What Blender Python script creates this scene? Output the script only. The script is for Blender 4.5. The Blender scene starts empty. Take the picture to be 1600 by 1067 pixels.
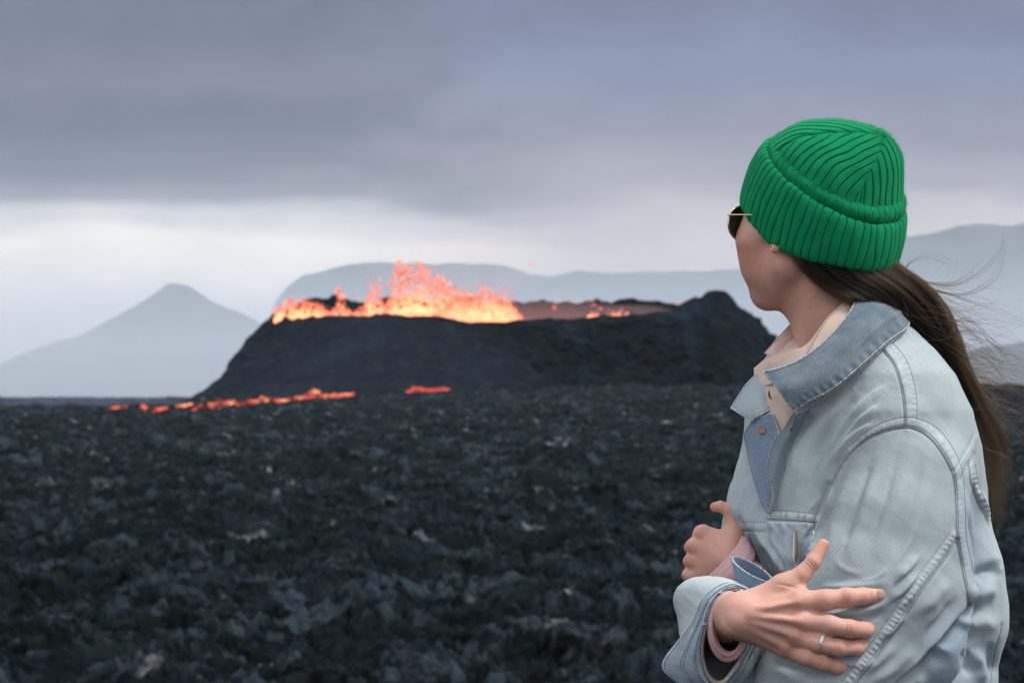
import bpy, bmesh, math, random, os
import numpy as np
from mathutils import Vector, Matrix
from mathutils.bvhtree import BVHTree
random.seed(7)
rng = np.random.default_rng(7)
S = bpy.context.scene
COL = S.collection
R = math.radians

# ---------------------------------------------------------------- camera
F = 85 / 36 * 1600            # focal length in photo pixels
CAMZ = 1.40                   # camera height above the ground she stands on
TILT = math.atan((622 - 533.5) / F)
cam = bpy.data.cameras.new('camera')
camo = bpy.data.objects.new('camera', cam)
COL.objects.link(camo)
S.camera = camo
cam.lens = 85
cam.sensor_width = 36
cam.clip_start = 0.05
cam.clip_end = 60000
camo.location = (0, 0, CAMZ)
camo.rotation_euler = (R(90) + TILT, 0, 0)
cam.dof.use_dof = True
cam.dof.focus_distance = 3.22
cam.dof.aperture_fstop = 14.0

# ---------------------------------------------------------------- world and sun
SUN_EL, SUN_AZ = R(60), R(106)       # azimuth from +Y towards +X
W = bpy.data.worlds.new('World')
S.world = W
W.use_nodes = True
nt = W.node_tree
nt.nodes.clear()
def N(tree, typ, **kw):
    n = tree.nodes.new(typ)
    for k, v in kw.items():
        if k.startswith('i_'):
            n.inputs[k[2:].replace('_', ' ')].default_value = v
        else:
            setattr(n, k, v)
    return n
def ramp(tree, stops, interp='EASE'):
    n = tree.nodes.new('ShaderNodeValToRGB')
    n.color_ramp.interpolation = interp
    e = n.color_ramp.elements
    while len(e) < len(stops):
        e.new(0.5)
    for i, (p, c) in enumerate(stops):
        e[i].position = p
        e[i].color = (c[0], c[1], c[2], 1) if len(c) == 3 else c
    return n
def srgb(r, g, b):
    f = lambda c: (c / 255 / 12.92) if c / 255 <= 0.04045 else ((c / 255 + 0.055) / 1.055) ** 2.4
    return (f(r), f(g), f(b))
def mth(tree, op, a, b=None, c=None, clamp=False):
    n = tree.nodes.new('ShaderNodeMath')
    n.operation = op
    n.use_clamp = clamp
    for i, x in enumerate((a, b, c)):
        if x is None:
            continue
        if isinstance(x, (int, float)):
            n.inputs[i].default_value = x
        else:
            tree.links.new(x, n.inputs[i])
    return n.outputs[0]
def build_world():
    L = nt.links
    tc = N(nt, 'ShaderNodeTexCoord')
    sep = N(nt, 'ShaderNodeSeparateXYZ')
    L.new(tc.outputs['Generated'], sep.inputs[0])
    x, y, z = sep.outputs
    az = mth(nt, 'ARCTAN2', x, y)                 # radians, 0 = view direction
    el = mth(nt, 'ARCSINE', z)
    # cloud-space coordinates in units of the visible window
    comb = N(nt, 'ShaderNodeCombineXYZ')
    L.new(mth(nt, 'MULTIPLY', az, 8.0), comb.inputs[0])
    L.new(mth(nt, 'MULTIPLY', el, 26.0), comb.inputs[1])
    n1 = N(nt, 'ShaderNodeTexNoise', i_Scale=0.85, i_Detail=5.0, i_Roughness=0.5)
    L.new(comb.outputs[0], n1.inputs['Vector'])
    comb2 = N(nt, 'ShaderNodeCombineXYZ')
    L.new(mth(nt, 'MULTIPLY', az, 5.0), comb2.inputs[0])
    L.new(mth(nt, 'MULTIPLY', el, 36.0), comb2.inputs[1])
    comb2.inputs[2].default_value = 7.3
    n2 = N(nt, 'ShaderNodeTexNoise', i_Scale=1.3, i_Detail=4.0, i_Roughness=0.5)
    L.new(comb2.outputs[0], n2.inputs['Vector'])
    comb3 = N(nt, 'ShaderNodeCombineXYZ')
    L.new(mth(nt, 'MULTIPLY', az, 9.0), comb3.inputs[0])
    L.new(mth(nt, 'MULTIPLY', el, 16.0), comb3.inputs[1])
    comb3.inputs[2].default_value = 2.1
    n3 = N(nt, 'ShaderNodeTexNoise', i_Scale=2.2, i_Detail=6.0, i_Roughness=0.58)
    L.new(comb3.outputs[0], n3.inputs['Vector'])
    # elevation in 'degrees / 12', warped by the noise
    w = mth(nt, 'MULTIPLY', mth(nt, 'SUBTRACT', n1.outputs[0], 0.5), 0.16)
    w2 = mth(nt, 'MULTIPLY', mth(nt, 'SUBTRACT', n2.outputs[0], 0.5), 0.10)
    e12 = mth(nt, 'DIVIDE', el, R(12))
    # only warp clear of the bright band's foot
    ew = mth(nt, 'ADD', mth(nt, 'ADD', e12, w), w2)
    # left: bright band with a dark shelf cloud above
    def y2e(py):
        return (math.atan((622 - py) / F)) / R(12)
    k = lambda c, f: tuple(x * f for x in c)
    rl = ramp(nt, [(0.0, (1.06, 1.06, 1.10)), (y2e(520), (1.36, 1.28, 1.20)), (y2e(400), (1.30, 1.19, 1.08)), (y2e(356), (0.86, 0.83, 0.82)),
                   (y2e(312), srgb(142, 144, 157)), (y2e(262), srgb(100, 103, 119)), (y2e(190), srgb(82, 90, 106)),
                   (y2e(130), srgb(109, 111, 130)), (y2e(50), srgb(99, 107, 123)), (1.0, srgb(120, 126, 140))], 'EASE')
    rr = ramp(nt, [(0.0, (0.58, 0.63, 0.78)), (y2e(500), (0.72, 0.73, 0.84)), (y2e(400), (0.80, 0.69, 0.66)), (y2e(350), (0.68, 0.59, 0.60)),
                   (y2e(300), srgb(166, 160, 172)), (y2e(200), srgb(136, 137, 157)), (y2e(110), srgb(120, 132, 164)), (y2e(20), srgb(111, 122, 150)),
                   (1.0, srgb(138, 147, 166))], 'EASE')
    L.new(ew, rl.inputs[0])
    L.new(ew, rr.inputs[0])
    # left -> right mask, edge slanting like the cloud's border
    m = mth(nt, 'ADD', az, mth(nt, 'MULTIPLY', el, 0.35))
    m = mth(nt, 'ADD', m, mth(nt, 'MULTIPLY', mth(nt, 'SUBTRACT', n3.outputs[0], 0.5), 0.13))
    mr = N(nt, 'ShaderNodeMapRange', interpolation_type='SMOOTHSTEP')
    mr.inputs['From Min'].default_value = -0.045
    mr.inputs['From Max'].default_value = 0.075
    L.new(m, mr.inputs[0])
    mix = N(nt, 'ShaderNodeMix', data_type='RGBA')
    L.new(mr.outputs[0], mix.inputs[0])
    L.new(rl.outputs[0], mix.inputs[6])
    L.new(rr.outputs[0], mix.inputs[7])
    # soft billows
    b = mth(nt, 'ADD', 0.74, mth(nt, 'MULTIPLY', n3.outputs[0], 0.54))
    mul = N(nt, 'ShaderNodeVectorMath', operation='SCALE')
    L.new(mix.outputs[2], mul.inputs[0])
    L.new(b, mul.inputs['Scale'])
    # high overcast overhead, brighter than the low cloud (out of frame)
    hi = N(nt, 'ShaderNodeMapRange', interpolation_type='SMOOTHSTEP')
    hi.inputs['From Min'].default_value = R(12)
    hi.inputs['From Max'].default_value = R(40)
    L.new(el, hi.inputs[0])
    # unseen sky beside and behind the viewer, raised to brighten the haze and fill
    sd_ = N(nt, 'ShaderNodeMapRange', interpolation_type='SMOOTHSTEP')
    sd_.inputs['From Min'].default_value = 0.45
    sd_.inputs['From Max'].default_value = 1.0
    L.new(mth(nt, 'ABSOLUTE', az), sd_.inputs[0])
    himax = mth(nt, 'MAXIMUM', hi.outputs[0], mth(nt, 'MULTIPLY', sd_.outputs[0], 1.0))
    mix2 = N(nt, 'ShaderNodeMix', data_type='RGBA')
    L.new(himax, mix2.inputs[0])
    L.new(mul.outputs[0], mix2.inputs[6])
    mix2.inputs[7].default_value = (1.04, 1.085, 1.14, 1)
    sky = N(nt, 'ShaderNodeTexSky', sky_type='NISHITA', sun_disc=False)
    sky.sun_elevation = SUN_EL
    sky.sun_rotation = SUN_AZ
    bg1 = N(nt, 'ShaderNodeBackground', i_Strength=0.05)
    L.new(sky.outputs[0], bg1.inputs[0])
    bg2 = N(nt, 'ShaderNodeBackground', i_Strength=1.0)
    L.new(mix2.outputs[2], bg2.inputs[0])
    ms = N(nt, 'ShaderNodeMixShader', i_Fac=0.93)
    L.new(bg1.outputs[0], ms.inputs[1])
    L.new(bg2.outputs[0], ms.inputs[2])
    out = N(nt, 'ShaderNodeOutputWorld')
    L.new(ms.outputs[0], out.inputs[0])
build_world()
W.cycles.sampling_method = 'MANUAL'
W.cycles.sample_map_resolution = 512

sun = bpy.data.lights.new('sun', 'SUN')
sun.energy = 2.7
sun.angle = R(14)
sun.color = (1.0, 0.985, 0.96)
suno = bpy.data.objects.new('sun', sun)
COL.objects.link(suno)
sd = Vector((math.sin(SUN_AZ) * math.cos(SUN_EL), math.cos(SUN_AZ) * math.cos(SUN_EL), math.sin(SUN_EL)))
suno.rotation_euler = sd.to_track_quat('Z', 'Y').to_euler()

S.view_settings.view_transform = 'Standard'
S.view_settings.look = 'None'
S.view_settings.exposure = 0
S.view_settings.gamma = 1
S.cycles.max_bounces = 6
S.cycles.diffuse_bounces = 3
S.cycles.glossy_bounces = 3
S.cycles.transmission_bounces = 4
S.cycles.volume_bounces = 2
S.cycles.transparent_max_bounces = 12
S.cycles.use_denoising = True

# ---------------------------------------------------------------- helpers
SEED_NOTE = None
ct, st = math.cos(TILT), math.sin(TILT)
def unproj(u, v, Y):
    """world point seen at photo pixel (u, v) at world depth Y"""
    a = (u - 800) / F
    b = -(v - 533.5) / F
    # camera basis: right (1,0,0), forward (0,ct,st), up (0,-st,ct)
    dy = ct - b * st
    dz = st + b * ct
    t = Y / dy
    return (a * t, Y, CAMZ + dz * t)
def proj(P):
    P = np.asarray(P, float)
    x, y, z = P[..., 0], P[..., 1], P[..., 2] - CAMZ
    d = y * ct + z * st
    up = -y * st + z * ct
    return 800 + F * x / d, 533.5 - F * up / d
Y0 = 3.35
PX = Y0 / F                    # metres per photo pixel at her distance
def P(u, v, w=0.0):
    return np.array(unproj(u, v, Y0 + w * PX))

def tag(o, label=None, cat=None, group=None, kind=None):
    if label: o['label'] = label
    if cat: o['category'] = cat
    if group: o['group'] = group
    if kind: o['kind'] = kind
    return o
def empty(name, loc=(0, 0, 0), parent=None):
    o = bpy.data.objects.new(name, None)
    o.location = loc
    o.empty_display_size = 0.1
    COL.objects.link(o)
    if parent: adopt(o, parent)
    return o
def adopt(o, parent):
    o.parent = parent
    bpy.context.view_layer.update()
    o.matrix_parent_inverse = parent.matrix_world.inverted()
def mesh_np(name, V, faces, mats=None, parent=None, smooth=True, fmat=None):
    """faces: (n,4) or (n,3) int array, or list of lists"""
    me = bpy.data.meshes.new(name)
    V = np.ascontiguousarray(V, dtype=np.float32)
    if isinstance(faces, np.ndarray):
        n, k = faces.shape
        me.vertices.add(len(V))
        me.vertices.foreach_set('co', V.ravel())
        me.loops.add(n * k)
        me.loops.foreach_set('vertex_index', faces.astype(np.int32).ravel())
        me.polygons.add(n)
        me.polygons.foreach_set('loop_start', np.arange(0, n * k, k, dtype=np.int32))
        me.update(calc_edges=True)
    else:
        me.from_pydata([tuple(map(float, p)) for p in V], [], faces)
    me.validate()
    for m in (mats or []):
        me.materials.append(m)
    if smooth:
        me.polygons.foreach_set('use_smooth', np.ones(len(me.polygons), bool))
    if fmat is not None:
        me.polygons.foreach_set('material_index', np.asarray(fmat, np.int32))
    me.update()
    o = bpy.data.objects.new(name, me)
    COL.objects.link(o)
    if parent: adopt(o, parent)
    return o
def grid_faces(nr, nc, wrap=False, off=0):
    r = np.arange(nr - 1)[:, None]
    c = np.arange(nc if wrap else nc - 1)[None, :]
    c2 = (c + 1) % nc
    a = r * nc + c; b = r * nc + c2; d = (r + 1) * nc + c; e = (r + 1) * nc + c2
    return np.stack([a, b, e, d], -1).reshape(-1, 4) + off
def attr(o, name, vals):
    a = o.data.attributes.new(name, 'FLOAT', 'POINT')
    a.data.foreach_set('value', np.ascontiguousarray(vals, np.float32))

# --- numpy gradient noise
_perm = np.random.default_rng(11).permutation(256)
_perm = np.concatenate([_perm, _perm, _perm])
_g3 = np.random.default_rng(12).normal(size=(256, 3))
_g3 /= np.linalg.norm(_g3, axis=1)[:, None]
_g3 = _g3.astype(np.float32)
def pnoise(x, y, z=0.0):
    x, y, z = np.broadcast_arrays(np.asarray(x, np.float32), np.asarray(y, np.float32), np.asarray(z, np.float32))
    xi, yi, zi = np.floor(x).astype(int), np.floor(y).astype(int), np.floor(z).astype(int)
    xf, yf, zf = x - xi, y - yi, z - zi
    u, v, w = (t * t * t * (t * (t * 6 - 15) + 10) for t in (xf, yf, zf))
    xi &= 255; yi &= 255; zi &= 255
    def g(dx, dy, dz):
        h = _perm[_perm[_perm[xi + dx] + yi + dy] + zi + dz]
        gr = _g3[h]
        return gr[..., 0] * (xf - dx) + gr[..., 1] * (yf - dy) + gr[..., 2] * (zf - dz)
    def lp(a, b, t): return a + t * (b - a)
    r = lp(lp(lp(g(0, 0, 0), g(1, 0, 0), u), lp(g(0, 1, 0), g(1, 1, 0), u), v),
           lp(lp(g(0, 0, 1), g(1, 0, 1), u), lp(g(0, 1, 1), g(1, 1, 1), u), v), w) if np.any(z) else \
        lp(lp(g(0, 0, 0), g(1, 0, 0), u), lp(g(0, 1, 0), g(1, 1, 0), u), v)
    return r * 1.6
def fbm(x, y, z=0.0, oct=4, gain=0.5, lac=2.03):
    a, s, f = 1.0, 0.0, 1.0
    for i in range(oct):
        s = s + a * pnoise(x * f + 17.3 * i, y * f + 5.1 * i, z * f)
        a *= gain; f *= lac
    return s
def ridged(x, y, oct=4, gain=0.5, lac=2.1):
    a, s, f = 1.0, 0.0, 1.0
    for i in range(oct):
        s = s + a * (1 - np.abs(pnoise(x * f + 31.7 * i, y * f + 11.9 * i)) * 2)
        a *= gain; f *= lac
    return s
def smooth01(t):
    t = np.clip(t, 0, 1)
    return t * t * (3 - 2 * t)

# --- material helper
def mat(name, color, rough=0.7, spec=0.5, **kw):
    m = bpy.data.materials.new(name)
    m.use_nodes = True
    b = m.node_tree.nodes['Principled BSDF']
    b.inputs['Base Color'].default_value = (*color, 1)
    b.inputs['Roughness'].default_value = rough
    b.inputs['Specular IOR Level'].default_value = spec
    for k, v in kw.items():
        b.inputs[k.replace('_', ' ')].default_value = v
    return m
def bsdf(m): return m.node_tree.nodes['Principled BSDF']
def bump(m, height, strength=0.3, dist=0.001):
    t = m.node_tree
    n = N(t, 'ShaderNodeBump', i_Strength=strength, i_Distance=dist)
    t.links.new(height, n.inputs['Height'])
    t.links.new(n.outputs[0], bsdf(m).inputs['Normal'])
    return n
def colmix(t, fac, a, b, blend='MIX'):
    n = N(t, 'ShaderNodeMix', data_type='RGBA', blend_type=blend)
    for sock, x in ((n.inputs[0], fac), (n.inputs[6], a), (n.inputs[7], b)):
        if isinstance(x, (int, float)): sock.default_value = x
        elif isinstance(x, tuple): sock.default_value = (*x, 1) if len(x) == 3 else x
        else: t.links.new(x, sock)
    return n.outputs[2]
def noise(t, scale, detail=4, rough=0.5, vec=None, obj=True, dist=0.0):
    n = N(t, 'ShaderNodeTexNoise', i_Scale=scale, i_Detail=detail, i_Roughness=rough, i_Distortion=dist)
    if vec is None:
        c = N(t, 'ShaderNodeTexCoord')
        vec = c.outputs['Object']
    t.links.new(vec, n.inputs['Vector'])
    return n.outputs[0]
def rmp(t, fac, a, b, ca=(0, 0, 0), cb=(1, 1, 1), interp='EASE'):
    n = ramp(t, [(a, ca), (b, cb)], interp)
    t.links.new(fac, n.inputs[0])
    return n.outputs[0]

# ================================================================ the setting
def ground_base(x, y):
    """height of the lava plain below/above the camera (camera at CAMZ), metres"""
    d = np.hypot(x, y)
    az = np.arctan2(x, np.maximum(y, 1e-3))
    ys = [1400, 1067, 940, 800, 720, 668, 640, 626, 622.3, 622]
    ds = [45, 98, 132, 200, 300, 450, 640, 900, 2500, 30000]
    py = np.interp(np.log(np.maximum(d, 1)), np.log(ds), ys)
    z = -(py - 622) / F * d
    rise = smooth01((az + 0.075) / 0.12) * smooth01((d - 180) / 600) * (1 - smooth01((d - 1300) / 1200))
    z = z + rise * 4.2
    z = np.where(d < 45, -9.2, z)
    # the hill she stands on
    k = smooth01((d - 5.5) / 40)
    return CAMZ + np.where(d < 46, (-CAMZ) * (1 - k) + z * k, z)
def blocks(x, y, s):
    """broken clinker: tilted blocks with gaps between them; returns height and a random tone per block"""
    gx, gy = np.floor(x / s), np.floor(y / s)
    f1 = np.full(x.shape, 9.0); f2 = np.full(x.shape, 9.0); hh = np.zeros(x.shape); tt = np.zeros(x.shape)
    for i in (-1, 0, 1):
        for j in (-1, 0, 1):
            cx_, cy_ = gx + i, gy + j
            a = np.sin(cx_ * 127.1 + cy_ * 311.7) * 43758.5453; a -= np.floor(a)
            b = np.sin(cx_ * 269.5 + cy_ * 183.3) * 43758.5453; b -= np.floor(b)
            c = np.sin(cx_ * 113.5 + cy_ * 271.9) * 43758.5453; c -= np.floor(c)
            dx, dy = x / s - cx_ - a, y / s - cy_ - b
            d = np.hypot(dx, dy)
            h_ = (c - 0.5) + (a - .5) * dx * 1.6 + (b - .5) * dy * 1.6
            m = d < f1
            f2 = np.where(m, f1, np.minimum(f2, d))
            hh = np.where(m, h_, hh); tt = np.where(m, c * .5 + b * .5, tt)
            f1 = np.where(m, d, f1)
    e = f2 - f1
    return (hh - 0.9 * np.exp(-(e / 0.10) ** 2) * 0.6), tt
def ground_height(x, y, tone=None):
    d = np.hypot(x, y)
    z = ground_base(x, y)
    amp = smooth01((d - 30) / 40) * (1 - 0.6 * smooth01((d - 1500) / 2500))
    sh = np.shape(x)
    x, y, z, d, amp = (np.ravel(np.asarray(q, np.float64)) for q in (x, y, z, d, amp))
    h = np.zeros_like(x)
    az = np.abs(np.arctan2(x, y))
    k = (az < R(31)) & (d > 60) & (d < 3000)
    X, Y_ = x[k], y[k]
    n1 = fbm(X / 26, Y_ / 30, oct=2)
    wx_ = 0.9 * pnoise(X / 3.1, Y_ / 3.1); wy_ = 0.9 * pnoise(X / 3.3 + 40, Y_ / 3.3)
    r = ridged(X / 4.6 + 0.4 * n1 + 0.3 * wx_, Y_ / 6.5 + 0.3 * wy_, oct=4, gain=0.55)
    n2 = np.abs(pnoise((X + wx_) / 1.25, (Y_ + wy_) / 1.7))
    cl = fbm(X / 12 + 9, Y_ / 18 + 3, oct=2)
    b1, t1 = blocks((X + 0.9 * wx_) * .62, (Y_ + 0.9 * wy_) * .8, 1.9)
    b2, t2 = blocks((X + 0.3 * wx_) * .7, (Y_ + .3 * wy_) * .8, 0.6)
    h[k] = 0.75 * n1 + 0.45 * (r - 1.0) - 0.45 * n2 + 0.9 * smooth01((cl + 0.1) / 0.5) + 0.62 * b1 + 0.34 * b2
    m3 = (d[k] < 300)
    b3, t3 = blocks(X[m3] * .8, Y_[m3] * .9, 0.34)
    hk = h[k]; hk[m3] += 0.17 * b3 + 0.10 * pnoise(X[m3] / .45, Y_[m3] / .6); h[k] = hk
    az_s = np.arctan2(X, Y_)
    talus = smooth01((d[k] - 640) / 150) * (1 - smooth01((d[k] - 930) / 80)) * smooth01((az_s + 0.14) / 0.04)
    h[k] += talus * (1.5 * fbm(X / 13, Y_ / 22, oct=3) + 1.6 * np.abs(pnoise(X / 6, Y_ / 9)))
    if tone is not None:
        tn = np.full(x.shape, 0.4); tq = 0.55 * t1 + 0.45 * t2; tq[m3] = 0.42 * t1[m3] + 0.33 * t2[m3] + .25 * t3; tn[k] = tq
        tone.append(tn)
    k2 = ~k & (d > 30)
    h[k2] = 0.75 * fbm(x[k2] / 26, y[k2] / 30, oct=2)
    h = (z + h * amp).reshape(sh); x = x.reshape(sh); y = y.reshape(sh); d = d.reshape(sh)
    if np.size(h) > 5000:
        k3 = d < 40
        h[k3] += 0.05 * fbm(x[k3] / 0.6, y[k3] / 0.6, oct=2) * (1 - smooth01((d[k3] - 20) / 20))
    return h

def lava_rock_mat(name, tint=(1, 1, 1), sc=1.0, tfac=0.8):
    m = mat(name, (0.03, 0.032, 0.036), 0.9, 0.06)
    t = m.node_tree
    n1 = noise(t, 0.10 * sc, 5, 0.6, dist=0.6)
    n2 = noise(t, 0.55 * sc, 6, 0.65, dist=0.8)
    n3 = noise(t, 2.6 * sc, 5, 0.7)
    c = colmix(t, rmp(t, n2, 0.38, 0.62), (0.0010 * tint[0], 0.0022 * tint[1], 0.0026 * tint[2]), (0.0058 * tint[0], 0.0112 * tint[1], 0.0150 * tint[2]))
    c = colmix(t, rmp(t, n1, 0.52, 0.72), c, (0.0120 * tint[0], 0.021 * tint[1], 0.029 * tint[2]))
    tn = N(t, 'ShaderNodeAttribute', attribute_name='tone')
    c = colmix(t, mth(t, 'MULTIPLY', rmp(t, tn.outputs['Fac'], 0.56, 0.84), tfac), c, (0.042 * tint[0], 0.058 * tint[1], 0.076 * tint[2]))
    pale = noise(t, 0.23 * sc, 2, 0.4, dist=0.4)
    pf = mth(t, 'MULTIPLY', mth(t, 'MULTIPLY', rmp(t, pale, 0.66, 0.74), rmp(t, n2, 0.45, 0.6)), 1.0 if tfac > 0 else 0.0)
    c = colmix(t, pf, c, (0.20, 0.215, 0.235))
    c = colmix(t, mth(t, 'MULTIPLY', rmp(t, noise(t, 0.33 * sc, 2, 0.5, dist=1), 0.56, 0.68), 0.35), c, (0.020, 0.034, 0.026))
    t.links.new(c, bsdf(m).inputs['Base Color'])
    hb = mth(t, 'ADD', mth(t, 'MULTIPLY', n2, 0.7), mth(t, 'MULTIPLY', n3, 0.35))
    bump(m, hb, 0.9, 0.7 / sc)
    return m
M_LAVA = lava_rock_mat('lava rock')
def build_ground():
    d = np.concatenate([np.geomspace(0.3, 45, 50)[:-1], np.geomspace(45, 84, 70)[:-1], np.geomspace(84, 230, 640)[:-1], np.geomspace(230, 1500, 620)[:-1], np.geomspace(1500, 16000, 60)])
    a_in = np.linspace(-R(13.6), R(13.6), 1000)
    a_l = np.concatenate([np.linspace(-R(180), -R(30), 90)[:-1], np.linspace(-R(30), -R(13.6), 130)[:-1]])
    a_r = -a_l[::-1]
    a = np.concatenate([a_l, a_in, a_r])
    D, A = np.meshgrid(d, a, indexing='ij')
    X = D * np.sin(A); Yy = D * np.cos(A)
    tone = []
    Z = ground_height(X, Yy, tone)
    V = np.stack([X, Yy, Z], -1).reshape(-1, 3)
    o = mesh_np('ground', V, grid_faces(len(d), len(a))[:, ::-1], [M_LAVA])
    attr(o, 'tone', tone[0])
    tag(o, kind='structure')
    return o
build_ground()

# ---- distant mountains (real relief, tens of hundreds of metres high)
def mountain(name, prof, Yc, depth, m, jag=0.04):
    """prof: skyline (u, v) at distance Yc; a ridge with both flanks, extruded over 'depth' metres"""
    us = np.array([p[0] for p in prof], float)
    vs = np.array([p[1] for p in prof], float)
    U = np.linspace(us[0], us[-1], 260)
    hz = np.array([unproj(u, v, Yc)[2] for u, v in zip(U, np.interp(U, us, vs))])
    X = (U - 800) / F * Yc / ct
    base = -30.0
    T = np.linspace(-1, 1, 81)
    Xg, Tg = np.meshgrid(X, T, indexing='ij')
    H = hz[:, None] - base
    prof_t = (1 - np.abs(Tg) ** 1.15)
    n = fbm(Xg / 300, Tg * depth / 300, oct=5, gain=.6)
    Yg = Yc + Tg * depth
    Z = base + H * np.clip(prof_t + 0.10 * n * (np.abs(Tg) > 0.02) * np.abs(Tg) * 2 * (1 - np.abs(Tg)), 0, 1) + jag * H * fbm(Xg / 120, Tg * 3, oct=5, gain=.6) * prof_t * 0.5
    V = np.stack([Xg, Yg, Z], -1).reshape(-1, 3)
    o = mesh_np(name, V, grid_faces(len(X), len(T)), [m])
    tag(o, kind='structure')
    return o
M_HILL = mat('far hillside', (0.05, 0.06, 0.06), 0.95, 0.1)
_t = M_HILL.node_tree
_t.links.new(colmix(_t, rmp(_t, noise(_t, 0.006, 6, 0.6), 0.35, 0.65), (0.035, 0.042, 0.045), (0.07, 0.075, 0.07)), bsdf(M_HILL).inputs['Base Color'])
mountain('mountain', [(-900, 640), (-600, 612), (-300, 605), (-160, 596), (-60, 584), (0, 568), (50, 548), (100, 530), (130, 522), (160, 505), (200, 484), (235, 464), (258, 448), (268, 444), (285, 443),
                      (300, 448), (318, 460), (340, 475), (370, 487), (398, 500), (430, 520), (500, 560), (560, 600), (600, 640)], 7000, 900, M_HILL)
mountain('mountain', [(380, 640), (405, 560), (425, 500), (434, 468), (452, 445), (475, 428), (500, 425), (540, 414), (600, 409), (650, 413), (740, 411), (790, 416), (830, 428), (852, 432),
                      (900, 424), (960, 427), (1040, 424), (1110, 424), (1170, 419), (1240, 424), (1300, 432), (1380, 470), (1400, 640)], 10500, 1500, M_HILL, jag=0.02)
mountain('mountain', [(1150, 600), (1200, 520), (1240, 470), (1300, 420), (1360, 395), (1405, 372), (1450, 366), (1500, 353), (1530, 350), (1580, 352), (1640, 345), (1760, 352), (1900, 400), (2100, 470), (2400, 560), (2600, 600)], 8600, 1300, M_HILL, jag=0.02)
mountain('lava_ridge', [(1330, 622), (1400, 600), (1460, 575), (1500, 556), (1540, 540), (1580, 536), (1640, 532), (1760, 540), (1900, 600)], 3300, 420, M_HILL)

# ---- the crater cone
CY = 950.0
def wx(u, Y): return (u - 800) / F * Y / ct
def build_cone():
    cx = wx(790, CY)
    phi = np.linspace(0, 2 * np.pi, 721)[:-1]
    # rim plan: ellipse; height by angle (0 = right, 90 = away, 270 = towards camera)
    rx, ry = (1150 - 432) / 2 / F * CY, 46.0
    pdeg = np.degrees(phi)
    hz = lambda v, Y: CAMZ + (622 - v) / F * Y
    near, far = CY - 46, CY + 46
    # near rim heights from left to right expressed by angle
    pts = [(0, hz(478, CY)), (12, hz(478, CY + 8)), (30, hz(478, CY + 20)), (50, hz(475, far)), (60, hz(470, far)), (70, hz(476, far)), (82, hz(474, far)), (92, hz(472, far)), (105, hz(471, far)),
           (122, hz(468, far)), (128, hz(478, far)), (140, hz(464, far)), (150, hz(470, far - 8)), (165, hz(484, CY + 12)), (178, hz(488, CY)), (190, hz(492, CY - 8)), (210, hz(497, CY - 22)),
           (228, hz(494, near + 8)), (246, hz(493, near + 2)), (252, hz(494, near)), (256, hz(500, near)), (264, hz(505, near)), (274, hz(503, near)),
           (284, hz(499, near)), (300, hz(493, near + 5)), (315, hz(486, near + 12)), (330, hz(482, CY - 24)), (346, hz(478, CY - 10)), (360, hz(478, CY))]
    rim = np.interp(pdeg, [p[0] for p in pts], [p[1] for p in pts])
    rim = rim + (0.9 + 1.0 * smooth01(np.sin(phi) * 2)) * fbm(np.cos(phi) * 9, np.sin(phi) * 9, oct=4) + 0.5
    cs, sn = np.cos(phi), np.sin(phi)
    slope_w = 1.0 + 0.25 * smooth01((cs - 0.2) / 0.6) + 0.35 * np.clip(-sn, 0, 1)
    rows = []
    ts = np.linspace(0, 1, 110)
    for t in ts:                       # outer flank, from base to rim
        z = -5 + (rim + 5) * t
        ex = ((1 - t) * (1 - 0.22 * math.sin(math.pi * t))) * (rim + 5) * slope_w
        nr = 1.0 * t * (1 - t) * 4
        Xr, Yr = cx + (rx + ex) * cs, CY + (ry + ex) * sn
        n = fbm(Xr / 9, z * np.ones_like(Xr) / 7, Yr / 9, oct=5, gain=0.6)
        n2 = fbm(Xr / 45, z * np.ones_like(Xr) / 40, Yr / 45, oct=2)
        rough = 0.7 + 1.6 * smooth01((cs + 0.15) / 0.5)
        rr = 1 + (n * 1.3 * rough + n2 * 2.0) * min(1, (1 - t) * 6 + 0.15) / rx
        rows.append(np.stack([cx + (Xr - cx) * rr, CY + (Yr - CY) * rr, z + 0.5 * n * rough * min(1, (1 - t) * 6)], -1))
    for t in np.linspace(0.02, 1, 46):    # inner wall down to the floor
        z = rim - (rim - 16) * t ** 0.8
        f = 1 - 0.42 * t
        Xr, Yr = cx + rx * f * cs, CY + ry * f * sn
        n = fbm(Xr / 7, z / 6, Yr / 7, oct=4, gain=0.6)
        rr = 1 + n * 3.4 / rx
        z = z + 1.8 * n * min(1, t * 8)
        rows.append(np.stack([cx + (Xr - cx) * rr, CY + (Yr - CY) * rr, z], -1))
    V = np.array(rows).reshape(-1, 3)
    fc = grid_faces(len(rows), len(phi), wrap=True)
    # floor
    V = np.vstack([V, [[cx, CY, 15.5]]])
    last = (len(rows) - 1) * len(phi)
    i = np.arange(len(phi))
    tri = np.stack([last + i, last + (i + 1) % len(phi), np.full(len(phi), len(V) - 1), np.full(len(phi), len(V) - 1)], -1)
    me_faces = [list(map(int, f)) for f in fc] + [[int(a), int(b), int(c)] for a, b, c, _ in tri]
    o = mesh_np('crater_cone', V, me_faces, [M_CONE])
    tag(o, kind='structure')
    return o
M_CONE = lava_rock_mat('cinder slope', (0.75, 0.85, 1.05), 0.55, 0.0)
build_cone()
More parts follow.
